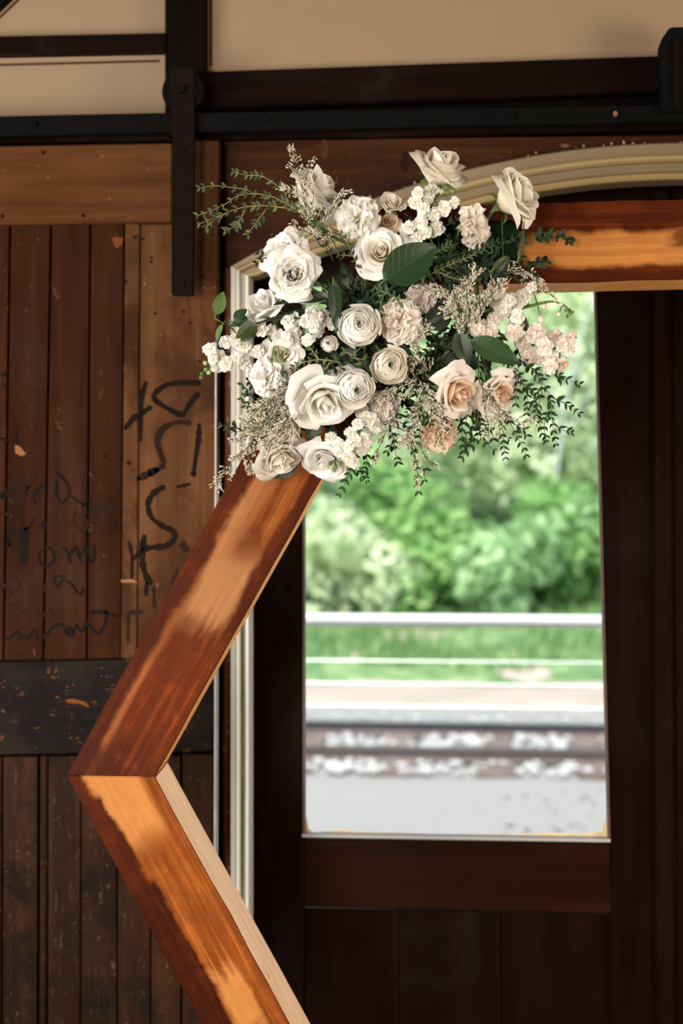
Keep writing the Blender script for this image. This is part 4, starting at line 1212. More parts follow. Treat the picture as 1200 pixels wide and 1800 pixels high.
FLOR = {}
def floret_mesh(mat, s):
    key = (mat, s)
    if key not in FLOR:
        q = random.Random(70 + s)
        vs, fs, uvs = [], [], []
        for ring, (n, R0, up) in enumerate(((5, 1.0, 0.10), (5, 0.72, 0.42), (3, 0.42, 0.7))):
            for i in range(n):
                az = 2 * math.pi * (i + ring * .5) / n + q.uniform(-.25, .25)
                ph, L, ti = q.uniform(0, 6), R0 * q.uniform(.85, 1.12), up * q.uniform(.7, 1.3)
                def fn(u, v):
                    w = 0.46 * L * (math.sin(math.pi * (0.12 + 0.68 * v))) * u
                    le = L * v * (1 - 0.12 * (1 - abs(u)) * (v > .9) - 0.10 * u * u)
                    z = ti * v * 0.8 - 0.25 * v * v * (1 - up) + 0.12 * math.sin(3 * u + ph) * v + 0.16 * u * u * v
                    return (le * math.cos(az) - w * math.sin(az), le * math.sin(az) + w * math.cos(az), z)
                v_, f_, u_ = grid(fn, 5, 4)
                b0 = len(vs)
                vs += v_
                fs += [tuple(b0 + z for z in f) for f in f_]
                uvs += u_
        m = me('floret', vs, fs, M[mat], True)
        l = m.uv_layers.new(name='UVMap')
        l.data.foreach_set('uv', [c for f in fs for v in f for c in uvs[v]])
        FLOR[key] = m
    return FLOR[key]
def stock(label, florets, stem_px, p, rpx=15, mat='petal_white', buds=(), seed=1, f=(0, 0.1, 1), name='stock_flower', leaves=0, srad=0.0022, tipgreen=None):
    """a stock spike: stem, ruffled florets where the photograph shows them, green buds towards the tip"""
    rr = random.Random(seed)
    b = on_arch(*stem_px[0], p - 0.03)
    root = thing(name, label, 'flower', Matrix.Translation(b))
    path = smooth_path([on_arch(*q, p - 0.03 + 0.012 * i / len(stem_px)) - b for i, q in enumerate(stem_px)], 10)
    h = hub_of(b) - b
    path = [h * min(1, 0.06 / max(h.length, .001))] + path
    v, fc = tube(path, [srad * (1.15 - 0.7 * i / (len(path) - 1)) for i in range(len(path))], 7)
    ob('stem', me('stem', v, fc, M['stem'], True), root)
    for i, q in enumerate(florets):
        s = rpx * (q[2] if len(q) > 2 else rr.uniform(0.85, 1.12))
        c = on_arch(q[0], q[1], p + rr.uniform(-0.012, 0.012))
        near = min(path, key=lambda w: (w + b - c).length) + b
        out = (c - near).normalized() * 0.9 + facing(*f) * 0.9 + Vector((rr.uniform(-.35, .35), rr.uniform(-.2, .2), rr.uniform(-.35, .35)))
        m = frame(c - b, out, (rr.uniform(-1, 1), rr.uniform(-1, 1), rr.uniform(-1, 1))) @ Matrix.Scale(s * px_m(c), 4)
        ob('floret', floret_mesh(mat, rr.randrange(4)), root, m)
        v, fc = tube([near - b, c - b], [0.0011, 0.0015], 5)
        ob('floret_stalk', me('floret_stalk', v, fc, M['stem'], True), root)
    for q in buds:
        c = on_arch(q[0], q[1], p)
        near = min(path, key=lambda w: (w + b - c).length) + b
        s = q[2] * px_m(c)
        d = (c - near).normalized()
        v, fc = tube([c - b - d * s * 1.1, c - b - d * s * .6, c - b, c - b + d * s * .7, c - b + d * s * 1.1], [s * .25, s * .6, s * .75, s * .55, s * .1], 8)
        ob('bud', me('bud', v, fc, M[q[3] if len(q) > 3 else 'petal_inner'], True), root)
        v, fc = tube([near - b, c - b - d * s], [0.0009, 0.0011], 5)
        ob('bud_stalk', me('bud_stalk', v, fc, M['stem'], True), root)
    return root

# ---- leaves
def leaf_mesh(name, mat, ratio, fold=0.25, droop=0.2, wave=0.03, nu=6, nv=10, seed=0, pointed=1.0):
    q = random.Random(seed)
    ph = q.uniform(0, 6)
    def fn(u, v):
        w = ratio * 0.5 * (math.sin(math.pi * v ** 0.85) ** 0.75) * (1 - 0.25 * pointed * v)
        x = u * w
        return (x, v, fold * abs(x) - droop * v * v + wave * math.sin(5 * v + ph) * u)
    return grid_mesh(name, fn, nu, nv, mat)
SMALL = {}
def small_leaf(mat, s, ratio=0.5):
    key = (mat, s, ratio)
    if key not in SMALL:
        SMALL[key] = leaf_mesh('leaf', M[mat], ratio * (0.9 + 0.1 * s), 0.5, 0.12 + 0.08 * s, 0.02, 2, 5, s)
    return SMALL[key]
def sprig(label, stems, p, leaf_px=12, mat='euc', stem='darkstem', step=9, ratio=0.5, seed=1, name='eucalyptus_sprig', group=None, depth_end=0.0, rad=0.0011, sparse=1.0, cat='foliage', clusters=0):
    """small paired leaves along one or several twigs"""
    rr = random.Random(seed)
    b = on_arch(*stems[0][0], p)
    root = thing(name, label, cat, Matrix.Translation(b), group)
    for si, st in enumerate(stems):
        n = max(4, int(sum(math.dist(st[i], st[i + 1]) for i in range(len(st) - 1)) / 8))
        pts = [on_arch(*q, p + depth_end * i / max(1, len(st) - 1)) - b for i, q in enumerate(st)]
        if si == 0:
            h = hub_of(b) - b
            pts = [h * min(1, 0.05 / max(h.length, .001))] + pts
        path = smooth_path(pts, n)
        v, f = tube(path, [rad * (1 - 0.65 * i / n) for i in range(n + 1)], 5)
        ob('twig', me('twig', v, f, M[stem], True), root)
        k = px_m(b)
        acc, nxt, side, total = 0.0, step * k * 1.2, 0, 0.0
        for i in range(n):
            seg = path[i + 1] - path[i]
            acc += seg.length
            if acc >= nxt or i == n - 1:
                acc = 0.0
                nxt = step * k * rr.uniform(0.8, 1.2) / sparse
                side += 1
                d = seg.normalized()
                t = i / n
                for sgn in (-1, 1):
                    ax = d.cross(FWD).normalized() + FWD * rr.uniform(-1.1, 1.1)
                    ld = (d * 0.75 + ax * sgn * rr.uniform(0.55, 0.95)).normalized()
                    up = (-FWD * 1.2 + Vector((rr.uniform(-.6, .6), rr.uniform(-.3, .3), rr.uniform(-.4, .7)))).normalized()
                    x = ld.cross(up).normalized()
                    z = x.cross(ld)
                    s = 1.2 * leaf_px * k * rr.uniform(0.75, 1.15) * (1 - 0.35 * t)
                    m = Matrix((x * s, ld * s, z * s)).transposed().to_4x4()
                    m.translation = path[i + 1]
                    ob('leaf', small_leaf(mat, rr.randrange(3), ratio), root, m)
    return root
def big_leaf(label, base, tip, width, p, mat='bigleaf', tilt=0.0, p_tip=None, seed=0, fold=0.3, droop=0.12, roll=0.0, name='broad_leaf', group=None, pointed=1.0):
    a, c = on_arch(*base, p), on_arch(*tip, p if p_tip is None else p_tip)
    d = c - a
    L = d.length
    y = d.normalized()
    z = (-FWD).lerp(UP, tilt)
    z = (z - y * z.dot(y)).normalized()
    z = Matrix.Rotation(roll, 3, y) @ z
    x = y.cross(z)
    m = Matrix((x, y, z)).transposed().to_4x4()
    m.translation = a
    root = thing(name, label, 'leaf', m, group)
    w = width * px_m(a) / L
    ms = leaf_mesh('blade', M[mat], w, fold, droop, 0.03, 8, 16, seed, pointed)
    ob('blade', ms, root, Matrix.Scale(L, 4))
    inv = m.inverted()
    h = hub_of(a)
    e = a + (h - a) * min(1, 0.04 / max((h - a).length, .001))
    v, f = tube([inv @ e, Vector((0, -0.006, -0.001)), Vector((0, 0, 0)), Vector((0, L * .3, -0.003 - droop * .09 * L)), Vector((0, L * .6, -0.0015 - droop * .36 * L))], [0.0012, 0.0012, 0.0011, 0.0008, 0.0004], 5)
    ob('petiole', me('petiole', v, f, M['stem'], True), root)
    return root
BL = []
def statice(label, main, p, spread=26, n=7, seed=1, name='statice_sprig', density=1.0, mat='statice', stem='darkstem', group=None, depth=0.02, lean=0.0):
    """wiry branched twigs crowded with tiny papery blossoms"""
    rr = random.Random(seed)
    b = on_arch(*main[0], p)
    k = px_m(b)
    root = thing(name, label, 'filler flower', Matrix.Translation(b), group)
    pts = [on_arch(*q, p + depth * i / max(1, len(main) - 1)) - b for i, q in enumerate(main)]
    h = hub_of(b) - b
    pts = [h * min(1, 0.04 / max(h.length, .001))] + pts
    path = smooth_path(pts, 14)
    tv, tf = tube(path, [0.0011 * (1 - .6 * i / 14) for i in range(15)], 5)
    bv, bf = [], []
    def blossom(c, d):
        s = k * rr.uniform(1.3, 2.6)
        m = frame(c, d + Vector((rr.uniform(-.5, .5), rr.uniform(-.5, .5), rr.uniform(-.5, .5))))
        b0 = len(bv)
        bv.extend([m @ (Vector(q) * s) for q in ((0, 0, -1.0), (.55, 0, .3), (-.28, .48, .3), (-.28, -.48, .3), (.2, .1, 1.2))])
        bf.extend([(b0, b0 + 2, b0 + 1), (b0, b0 + 3, b0 + 2), (b0, b0 + 1, b0 + 3), (b0 + 1, b0 + 2, b0 + 4), (b0 + 2, b0 + 3, b0 + 4), (b0 + 3, b0 + 1, b0 + 4)])
    def addtube(pp, r):
        v, f = tube(pp, r, 3)
        b0 = len(tv)
        tv.extend(v)
        tf.extend([tuple(b0 + q for q in x) for x in f])
    total = (path[-1] - path[0]).length
    for i in range(n):
        t = 0.30 + 0.68 * i / max(1, n - 1)
        j = min(13, int(t * 14))
        d = (path[j + 1] - path[j]).normalized()
        for sgn in (-1, 1):
            ax = Matrix.Rotation(rr.uniform(0, 6.28), 3, d) @ d.orthogonal().normalized()
            ax = (ax + RGT * sgn * 0.8).normalized()
            bd = (d * rr.uniform(.6, 1.1) + ax * rr.uniform(.5, .9)).normalized()
            L = spread * k * rr.uniform(0.6, 1.1) * (1.15 - 0.6 * t)
            q0 = path[j]
            q1 = q0 + bd * L * .5
            q2 = q0 + bd * L + d * L * .2
            addtube([q0, q1, q2], [0.0007, .0006, .0004])
            nb = max(4, int(L / k / 1.25 * density))
            for z in range(nb):
                u = 0.25 + 0.75 * z / nb
                c = (q0.lerp(q1, u * 2) if u < .5 else q1.lerp(q2, u * 2 - 1))
                sd_ = Vector((rr.gauss(0, 1), rr.gauss(0, 1), rr.gauss(0, 1))).normalized()
                c2 = c + (bd * 0.6 + sd_).normalized() * k * rr.uniform(1.5, 7.5)
                if rr.random() < 0.6:
                    addtube([c, c2], [0.0004, .0003])
                blossom(c2, bd + sd_ * .5)
                if rr.random() < .6:
                    blossom(c2 + bd * k * 3, bd + sd_ * .3)
    for z in range(int(10 * density)):
        blossom(path[-1] - (path[-1] - path[-3]) * rr.random() * 1.2 + Vector((rr.gauss(0, 1), rr.gauss(0, 1), rr.gauss(0, 1))) * k * 2, (path[-1] - path[-3]))
    ob('twigs', me('twigs', tv, tf, M[stem]), root)
    o = ob('blossoms', me('blossoms', bv, bf, M[mat]), root)
    o['kind'] = 'stuff'
    return root
# foam bricks wired to the arch behind the blooms
def foam(label, a, b, w, th=0.05):
    p0, p1 = on_arch(*a, 0), on_arch(*b, 0)
    x = (p1 - p0).normalized()
    m = Matrix((x, AN, x.cross(AN))).transposed().to_4x4()
    m.translation = p0
    root = thing('floral_foam', label, 'foam', m)
    L = (p1 - p0).length
    bm_ob('foam_block', prism([(0, -w / 2), (L, -w / 2), (L, w / 2), (0, w / 2)], -th, -0.0008, 0.008), M['foam'], root)
    for f in (0.12, 0.37, 0.63, 0.88):
        bm_ob('tie_wire', prism([(L * f - 0.0012, -w / 2 - 0.001), (L * f + 0.0012, -w / 2 - 0.001), (L * f + 0.0012, w / 2 + 0.001), (L * f - 0.0012, w / 2 + 0.001)], -th - 0.0012, -0.0004, 0), M['darkstem'], root)
foam('dark green foam brick on the sloping beam, buried behind the white blooms', (545, 735), (645, 555), 0.08)
foam('dark green foam brick on the top beam, buried behind the leaves', (690, 446), (905, 438), 0.085)

# ---- the roses and other large blooms (pixel centre, radius in pixels, distance before the beam, facing)
rose('white rose at the top left above the eucalyptus, petals flared up to the right', 558, 332, 49, 0.07, (0.58, 0.62, 0.42), 0.7, 22, seed=3, tall=1.3, flare=1.2, wide=1.25)
rose('white rose standing highest, above the arch casing, seen from its side', 777, 291, 50, 0.08, (0.46, 0.70, 0.42), 0.8, 26, 'petal_cream', seed=5, tall=1.1, flare=1.0, wide=1.3)
rose('white rose farthest right, drooping over the top beam with curled rims', 911, 343, 49, 0.08, (0.70, 0.34, 0.45), 0.6, 22, 'petal_cream', seed=8, tall=1.3, flare=1.4, wide=1.35)
rose('ruffled white rose at the left, half behind the rounder one', 501, 446, 43, 0.10, (-0.35, 0.25, 0.8), 0.6, 34, seed=11, ruffle=0.10, tall=0.95, wide=1.0)
rose('round ruffled white rose at the left, in front of its twin', 516, 482, 45, 0.155, (0.12, -0.05, 1), 0.6, 38, seed=14, ruffle=0.10, tall=0.85, wide=0.95)
rose('big cream rose above the large veined leaf', 668, 442, 46, 0.12, (-0.15, 0.15, 1), 0.85, 22, 'petal_white', 'petal_cream', seed=17, tall=0.9, ruffle=0.03)
rose('largest white rose, low in the middle, with smooth broad petals', 570, 710, 57, 0.165, (0.28, -0.55, 0.8), 1.0, 15, seed=21, tall=1.0, ruffle=0.05, wide=1.15)
rose('lowest white rose on the left, lying on the sloping beam', 492, 808, 45, 0.08, (0.35, -0.65, 0.55), 0.85, 22, 'petal_cream', seed=24, tall=1.0, wide=1.1)
rose('lowest white rose on the right, at the edge of the sloping beam', 572, 812, 45, 0.085, (-0.15, -0.65, 0.6), 0.85, 24, 'petal_white', seed=27, tall=0.95, ruffle=0.07, wide=1.1)
rose('larger peach rose, lower right, its folded heart turned right', 806, 692, 47, 0.135, (0.60, -0.30, 0.65), 0.9, 20, 'petal_pinkish', 'petal_peach', seed=31, tall=1.1, ruffle=0.06)
rose('flatter peach rose at the lower right edge under hanging twigs', 878, 696, 43, 0.10, (0.45, -0.45, 0.7), 1.0, 18, 'petal_pinkish', 'petal_peach', seed=34, tall=0.9)
rose('pointed white rose bud at the far left over the casing', 463, 535, 34, 0.09, (-0.35, 0.55, 0.6), 0.7, 14, seed=37, tall=1.35, flare=1.3)
rose('white rose with one tan outer petal, left of the middle', 494, 622, 36, 0.115, (-0.2, 0.1, 1), 0.9, 16, 'petal_white', 'petal_cream', seed=41, tall=0.85)
rose('white rose bud tucked behind the two lower ranunculus blooms', 598, 660, 26, 0.10, (-0.25, 0.5, 0.8), 0.8, 12, seed=43, tall=1.1)
rose('small cream spray rose above the top beam', 690, 357, 22, 0.085, (0.1, 0.4, 0.8), 0.7, 15, 'petal_cream', seed=45, tall=1.1)
rose('small tan spray rose just under the other small one', 684, 388, 20, 0.075, (0.15, 0.1, 1), 0.8, 14, 'petal_peach', seed=47)
rose('small pale rose half hidden in the dark middle right', 758, 660, 18, 0.08, (0.3, 0.2, 0.9), 0.8, 12, 'petal_cream', seed=49)
ranunculus('white ranunculus with a green eye in the middle of the bouquet', 630, 572, 41, 0.165, (0.0, 0.02, 1), 50, seed=2)
ranunculus('white ranunculus with tight rings, right below the green-eyed one', 684, 643, 37, 0.155, (0.05, -0.02, 1), 44, 'petal_cream', seed=4, eye=False)
ranunculus('white ranunculus overlapping the largest rose', 624, 682, 38, 0.175, (0.12, -0.28, 1), 46, 'petal_white', seed=6, eye=False)
ranunculus('tiny greenish ranunculus bud beside the middle bloom', 578, 604, 18, 0.13, (-0.15, 0.0, 1), 26, 'petal_white', seed=7, openr=0.3)
carnation('ruffled white carnation under the highest blooms at left', 628, 380, 38, 0.105, (-0.1, 0.15, 1), seed=1)
carnation('ruffled white carnation over the top beam, turned to the right', 838, 398, 38, 0.095, (0.75, -0.05, 0.6), 'petal_pinkish', seed=2, n=36, flat=0.6)
carnation('pale carnation right of the green-eyed ranunculus', 703, 563, 38, 0.13, (0.1, 0.05, 1), 'petal_pinkish', seed=3)
carnation('pale carnation half covered by the large veined leaf', 741, 524, 28, 0.105, (0.15, 0.2, 1), 'petal_pinkish', seed=4, n=36)
carnation('white carnation on the left edge, turned down to the left', 465, 668, 36, 0.115, (-0.62, -0.25, 0.7), seed=5, n=40, flat=0.65)
carnation('peach carnation at the bottom of the bouquet', 771, 766, 32, 0.085, (0.1, -0.5, 0.8), 'petal_peach', seed=6, n=36)
carnation('cream carnation behind the white stock, lower middle', 676, 712, 26, 0.105, (0.1, -0.1, 1), 'petal_pinkish', seed=9, n=32)

c2 = lambda L, s=1.0: [(640 + q[0] / 3.158, 240 + q[1] / 3.158) + tuple(q[2:]) for q in L]
c3 = lambda L: [(340 + q[0] / 3.53, 500 + q[1] / 3.53) + tuple(q[2:]) for q in L]
c4 = lambda L: [(640 + q[0] / 3.158, 520 + q[1] / 3.158) + tuple(q[2:]) for q in L]
c8 = lambda L: [(360 + q[0] / 6, 400 + q[1] / 6) + tuple(q[2:]) for q in L]
stock('white stock spike rising over the top beam below the highest rose', c2([(300, 310), (330, 398), (372, 300), (285, 365), (312, 480), (250, 500), (340, 535), (392, 430), (402, 505), (448, 395), (500, 368, .8), (225, 520), (290, 560), (380, 525), (350, 345), (330, 440)]),
      c2([(400, 640), (330, 470), (385, 360), (430, 300), (470, 265)]), 0.105, 15, buds=c2([(455, 285, 8, 'sepal'), (490, 300, 7, 'sepal'), (430, 305, 7), (470, 260, 6, 'sepal')]), seed=1)
stock('white stock spike farthest left, its green tip pointing down', c8([(55, 1285), (220, 1205), (320, 1180), (150, 1345), (400, 1240), (330, 1375), (125, 1450), (230, 1440), (400, 1420), (425, 1330), (560, 1310), (440, 1460), (90, 1390, .8)]),
      c8([(700, 1160), (470, 1300), (250, 1340), (100, 1400), (0, 1540)]), 0.115, 14.5, buds=c8([(10, 1500, 6, 'sepal'), (-30, 1540, 6, 'sepal'), (40, 1530, 6), (-40, 1580, 5, 'sepal'), (5, 1430, 6)]), seed=2)
stock('white stock at the left under the dark pointed leaf', c8([(600, 1085), (690, 1090), (880, 1000), (955, 965), (930, 1095), (1125, 900), (1185, 950), (1150, 1045), (950, 1225), (1080, 1185), (790, 1150), (850, 1185), (1060, 985)]),
      c8([(1250, 960), (1050, 1050), (870, 1130), (740, 1180)]), 0.13, 15, buds=c8([(740, 1330, 6, 'sepal'), (800, 1370, 6, 'sepal'), (700, 1400, 5, 'sepal'), (860, 1300, 5, 'sepal')]), seed=3)
stock('small white stock florets between the hanging dark leaf and the middle bloom', c3([(720, 235), (780, 250), (800, 190), (742, 172), (830, 232), (860, 250), (770, 290)]), c3([(900, 300), (820, 240), (760, 200)]), 0.135, 13, seed=4)
stock('white stock with a long green stem pointing right under the top beam', c2([(740, 870), (800, 915), (905, 865), (930, 835), (850, 1000), (845, 930), (880, 890), (775, 955)]),
      c2([(640, 975), (740, 958), (860, 955), (960, 930), (1060, 915), (1140, 960)]), 0.105, 16, buds=c2([(1000, 942, 7, 'petal_pinkish'), (1060, 905, 6, 'petal_pinkish'), (1092, 932, 5, 'petal_pinkish'), (980, 1012, 8, 'petal_pinkish'), (1078, 985, 5, 'petal_pinkish'), (1120, 965, 5, 'sepal'), (1140, 985, 5, 'sepal'), (1155, 975, 4, 'sepal'), (1125, 1000, 4, 'sepal')]), seed=5, srad=0.0035)
stock('pinkish white stock crowding the right edge against the window', c4([(830, 205), (870, 250), (930, 222), (960, 192), (1000, 282), (920, 322), (960, 352), (1040, 342), (900, 352), (1030, 392), (1100, 272), (1140, 235), (1130, 300), (1082, 380), (1060, 225), (850, 165), (890, 290), (985, 235)]),
      c4([(700, 190), (880, 260), (1040, 290), (1150, 290)]), 0.10, 16, 'petal_pinkish', seed=6, buds=c4([(1165, 215, 6, 'petal_peach'), (1120, 380, 6, 'petal_peach')]))
stock('white stock hanging at the bottom left of the window', c3([(850, 950), (900, 985), (930, 1030), (962, 1000), (1005, 975), (1060, 950), (1052, 1010), (1072, 820), (1020, 865), (1100, 845), (975, 920), (990, 1100), (1130, 885), (962, 1078), (900, 1030)]),
      c3([(1200, 760), (1060, 880), (960, 980), (880, 1080)]), 0.12, 15, buds=c3([(850, 1110, 6, 'sepal'), (880, 1130, 6, 'sepal'), (905, 1110, 6, 'sepal'), (870, 1150, 5, 'sepal')]), seed=7)
stock('cream stock florets left of the statice, bottom middle', c4([(20, 560), (85, 570), (120, 602), (60, 620), (30, 690), (100, 650), (40, 742), (10, 800), (-20, 850), (70, 700), (-15, 640)]), c4([(200, 520), (90, 620), (30, 740), (0, 850)]), 0.105, 15, 'petal_pinkish', seed=8)
stock('pale stock florets beneath the long green stem, right of the middle', c4([(600, 132), (652, 172), (700, 202), (622, 182), (720, 132), (800, 32), (850, 112), (680, 222), (770, 90), (740, 30)]), c4([(520, 120), (640, 160), (760, 80), (840, 60)]), 0.11, 16, 'petal_pinkish', seed=9)

# ---- broad leaves
big_leaf('largest dark green veined leaf, lying across the middle of the bouquet', (674, 494), (768, 430), 76, 0.20, 'bigleaf', p_tip=0.185, seed=1, fold=0.18, droop=0.06, pointed=.6)
big_leaf('upright dark leaf hanging tip down left of the green-eyed ranunculus', (585, 494), (592, 576), 30, 0.165, 'bigleaf', seed=2, roll=-0.3)
big_leaf('dark leaf lying level under the round ruffled rose', (578, 522), (478, 528), 32, 0.14, 'deepleaf', seed=3, tilt=0.4)
big_leaf('long dark leaf level with the pointed bud', (566, 550), (430, 562), 30, 0.125, 'deepleaf', seed=4, tilt=0.5)
big_leaf('small yellowish green leaf farthest left, standing up', (379, 553), (393, 512), 27, 0.11, 'paleleaf', seed=5, roll=0.3)
big_leaf('green leaf left of the pointed bud', (411, 561), (434, 543), 20, 0.115, 'bigleaf', seed=6)
big_leaf('green folded leaf under the pointed bud at left', (436, 558), (403, 574), 18, 0.11, 'bigleaf', seed=7)
big_leaf('olive leaf with curled ribs over the left stock', (452, 571), (412, 592), 34, 0.135, 'oliveleaf', seed=8, roll=0.4)
big_leaf('second olive leaf folded below the first', (452, 572), (424, 602), 24, 0.13, 'oliveleaf', seed=18, roll=-0.5)
big_leaf('small pale leaf hanging above the left stock', (391, 570), (378, 600), 15, 0.11, 'paleleaf', seed=9, roll=0.5)
big_leaf('broad black-green leaf right of the pale carnations', (792, 552), (738, 572), 48, 0.125, 'deepleaf', seed=10)
big_leaf('large dark leaf pointing right above the peach roses', (826, 598), (918, 638), 46, 0.135, 'bigleaf', seed=11, tilt=0.3, roll=0.3)
big_leaf('dark leaf standing behind the one that points right', (806, 582), (822, 645), 40, 0.125, 'deepleaf', seed=12)
big_leaf('narrow twisted green leaf crossing the top beam', (911, 455), (926, 388), 13, 0.12, 'oliveleaf', seed=13, roll=0.6)
big_leaf('slim green leaf above the statice at the right', (866, 474), (892, 448), 14, 0.12, 'oliveleaf', seed=14)
big_leaf('rounded dark leaf below the largest rose', (560, 735), (540, 772), 34, 0.105, 'bigleaf', seed=15)
big_leaf('small bright green leaf behind the left carnation', (475, 668), (497, 657), 18, 0.12, 'paleleaf', seed=16)
big_leaf('dark leaf under the small cream statice, right of the bottom', (790, 735), (775, 760), 26, 0.09, 'deepleaf', seed=17)
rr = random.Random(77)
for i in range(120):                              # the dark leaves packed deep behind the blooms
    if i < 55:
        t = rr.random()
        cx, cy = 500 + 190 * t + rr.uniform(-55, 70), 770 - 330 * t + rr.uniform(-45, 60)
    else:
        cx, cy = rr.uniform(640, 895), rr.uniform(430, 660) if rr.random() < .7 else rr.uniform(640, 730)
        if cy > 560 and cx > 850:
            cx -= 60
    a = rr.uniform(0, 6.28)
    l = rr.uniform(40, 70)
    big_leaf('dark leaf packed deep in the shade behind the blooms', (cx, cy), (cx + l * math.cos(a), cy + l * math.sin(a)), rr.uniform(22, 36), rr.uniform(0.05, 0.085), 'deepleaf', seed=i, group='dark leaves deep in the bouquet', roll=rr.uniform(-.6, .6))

# ---- small-leaved sprigs
q1 = lambda L: [(340 + x / 3.53, 240 + y / 3.53) for x, y in L]
sprig('long eucalyptus sprig reaching out to the left over the plank door', [q1(L) for L in (
    [(780, 610), (700, 500), (580, 420), (480, 370), (370, 355), (270, 370), (180, 430), (30, 490)], [(580, 400), (560, 340), (500, 290), (420, 245), (330, 240), (250, 220)], [(370, 355), (330, 330), (230, 315), (130, 305), (40, 320)],
    [(590, 445), (450, 430), (330, 435), (220, 465), (140, 500), (40, 540)], [(450, 450), (400, 520), (370, 560), (335, 605)], [(330, 440), (290, 510), (250, 560), (200, 580)], [(200, 480), (150, 500), (80, 560)])], 0.075, 13, 'euclight', 'goldstem', 9, seed=1, depth_end=0.02)
ES = [('dark sprig hanging lowest at the right of the window, many paired leaves', [c4(L) for L in ([(800, 330), (900, 380), (980, 470), (1030, 560), (1040, 680), (1065, 820)], [(1030, 560), (1100, 590), (1190, 650)], [(1040, 690), (1090, 740), (1145, 755)], [(980, 470), (985, 540), (960, 640), (985, 760)], [(1040, 600), (1000, 700), (1010, 800)])], 0.10),
      ('short dark twig with few leaves at the right under the pinkish stock', [c4(L) for L in ([(900, 390), (1050, 425), (1120, 460), (1190, 490)], [(1050, 425), (1090, 460)])], 0.09),
      ('dark hanging twig right of the flatter peach rose', [c4(L) for L in ([(800, 400), (860, 450), (905, 560), (900, 650)], [(870, 480), (945, 540), (940, 600)])], 0.10),
      ('dark twig hanging below the flatter peach rose', [c4(L) for L in ([(760, 600), (800, 690), (850, 780), (895, 880)], [(810, 700), (880, 740), (900, 770)])], 0.085),
      ('dark twig hanging straight down between the peach roses', [c4(L) for L in ([(720, 600), (760, 690), (772, 800), (782, 895)], [(770, 760), (800, 790)])], 0.08),
      ('dark twig slanting right below the larger peach rose', [c4(L) for L in ([(580, 640), (640, 710), (660, 800), (715, 855)], [(640, 710), (700, 740), (715, 790)])], 0.08),
      ('dark twig hanging below the larger peach rose, nearest the peach carnation', [c4(L) for L in ([(520, 640), (545, 700), (540, 790), (545, 860)], [(545, 700), (590, 740), (600, 780)], [(545, 780), (570, 830)])], 0.08),
      ('longest dark twig hanging at the bottom middle', [c4(L) for L in ([(230, 720), (260, 830), (290, 930), (300, 1085)], [(290, 920), (330, 960), (335, 1020)], [(262, 850), (240, 830)])], 0.08),
      ('dark twig left of the longest hanging one', [c4(L) for L in ([(120, 700), (160, 780), (172, 860), (185, 920)], [(165, 800), (130, 860)])], 0.08),
      ('dark twig hanging beside the bottom left stock', [c3(L) for L in ([(1060, 960), (1075, 1080), (1065, 1150), (1078, 1215)], [(1070, 1060), (1120, 1075)])], 0.08),
      ('dark twig at the lowest point by the sloping beam', [c3(L) for L in ([(980, 1040), (1000, 1110), (960, 1190), (905, 1300)], [(990, 1130), (1040, 1190)])], 0.075),
      ('dark sprig on the left below the carnation', [c3(L) for L in ([(520, 560), (430, 590), (340, 640), (300, 705)], [(430, 590), (350, 600), (310, 620)], [(400, 620), (360, 690), (330, 750)])], 0.095),
      ('small dark sprig left over the casing, beside the big statice', [c3(L) for L in ([(420, 860), (330, 900), (220, 925)], [(300, 905), (250, 885)])], 0.09),
      ('dark sprig with round leaves lying on the top beam at right', [[(840, 436), (880, 432), (930, 418), (975, 418), (1000, 424)], [(930, 420), (950, 410), (985, 412)], [(880, 434), (910, 450), (940, 470), (957, 460)], [(860, 440), (870, 420), (905, 408)]], 0.03),
      ('second dark sprig on the top beam, under the first', [[(850, 470), (890, 470), (925, 468), (950, 458)], [(890, 470), (915, 480), (935, 490)]], 0.035)]
for i, (lab, st, p) in enumerate(ES):
    sprig(lab, st, p, 14 if i < 13 else 17, 'euc', 'darkstem', 9 if i < 13 else 13, 0.44 if i < 13 else 0.7, seed=20 + i)
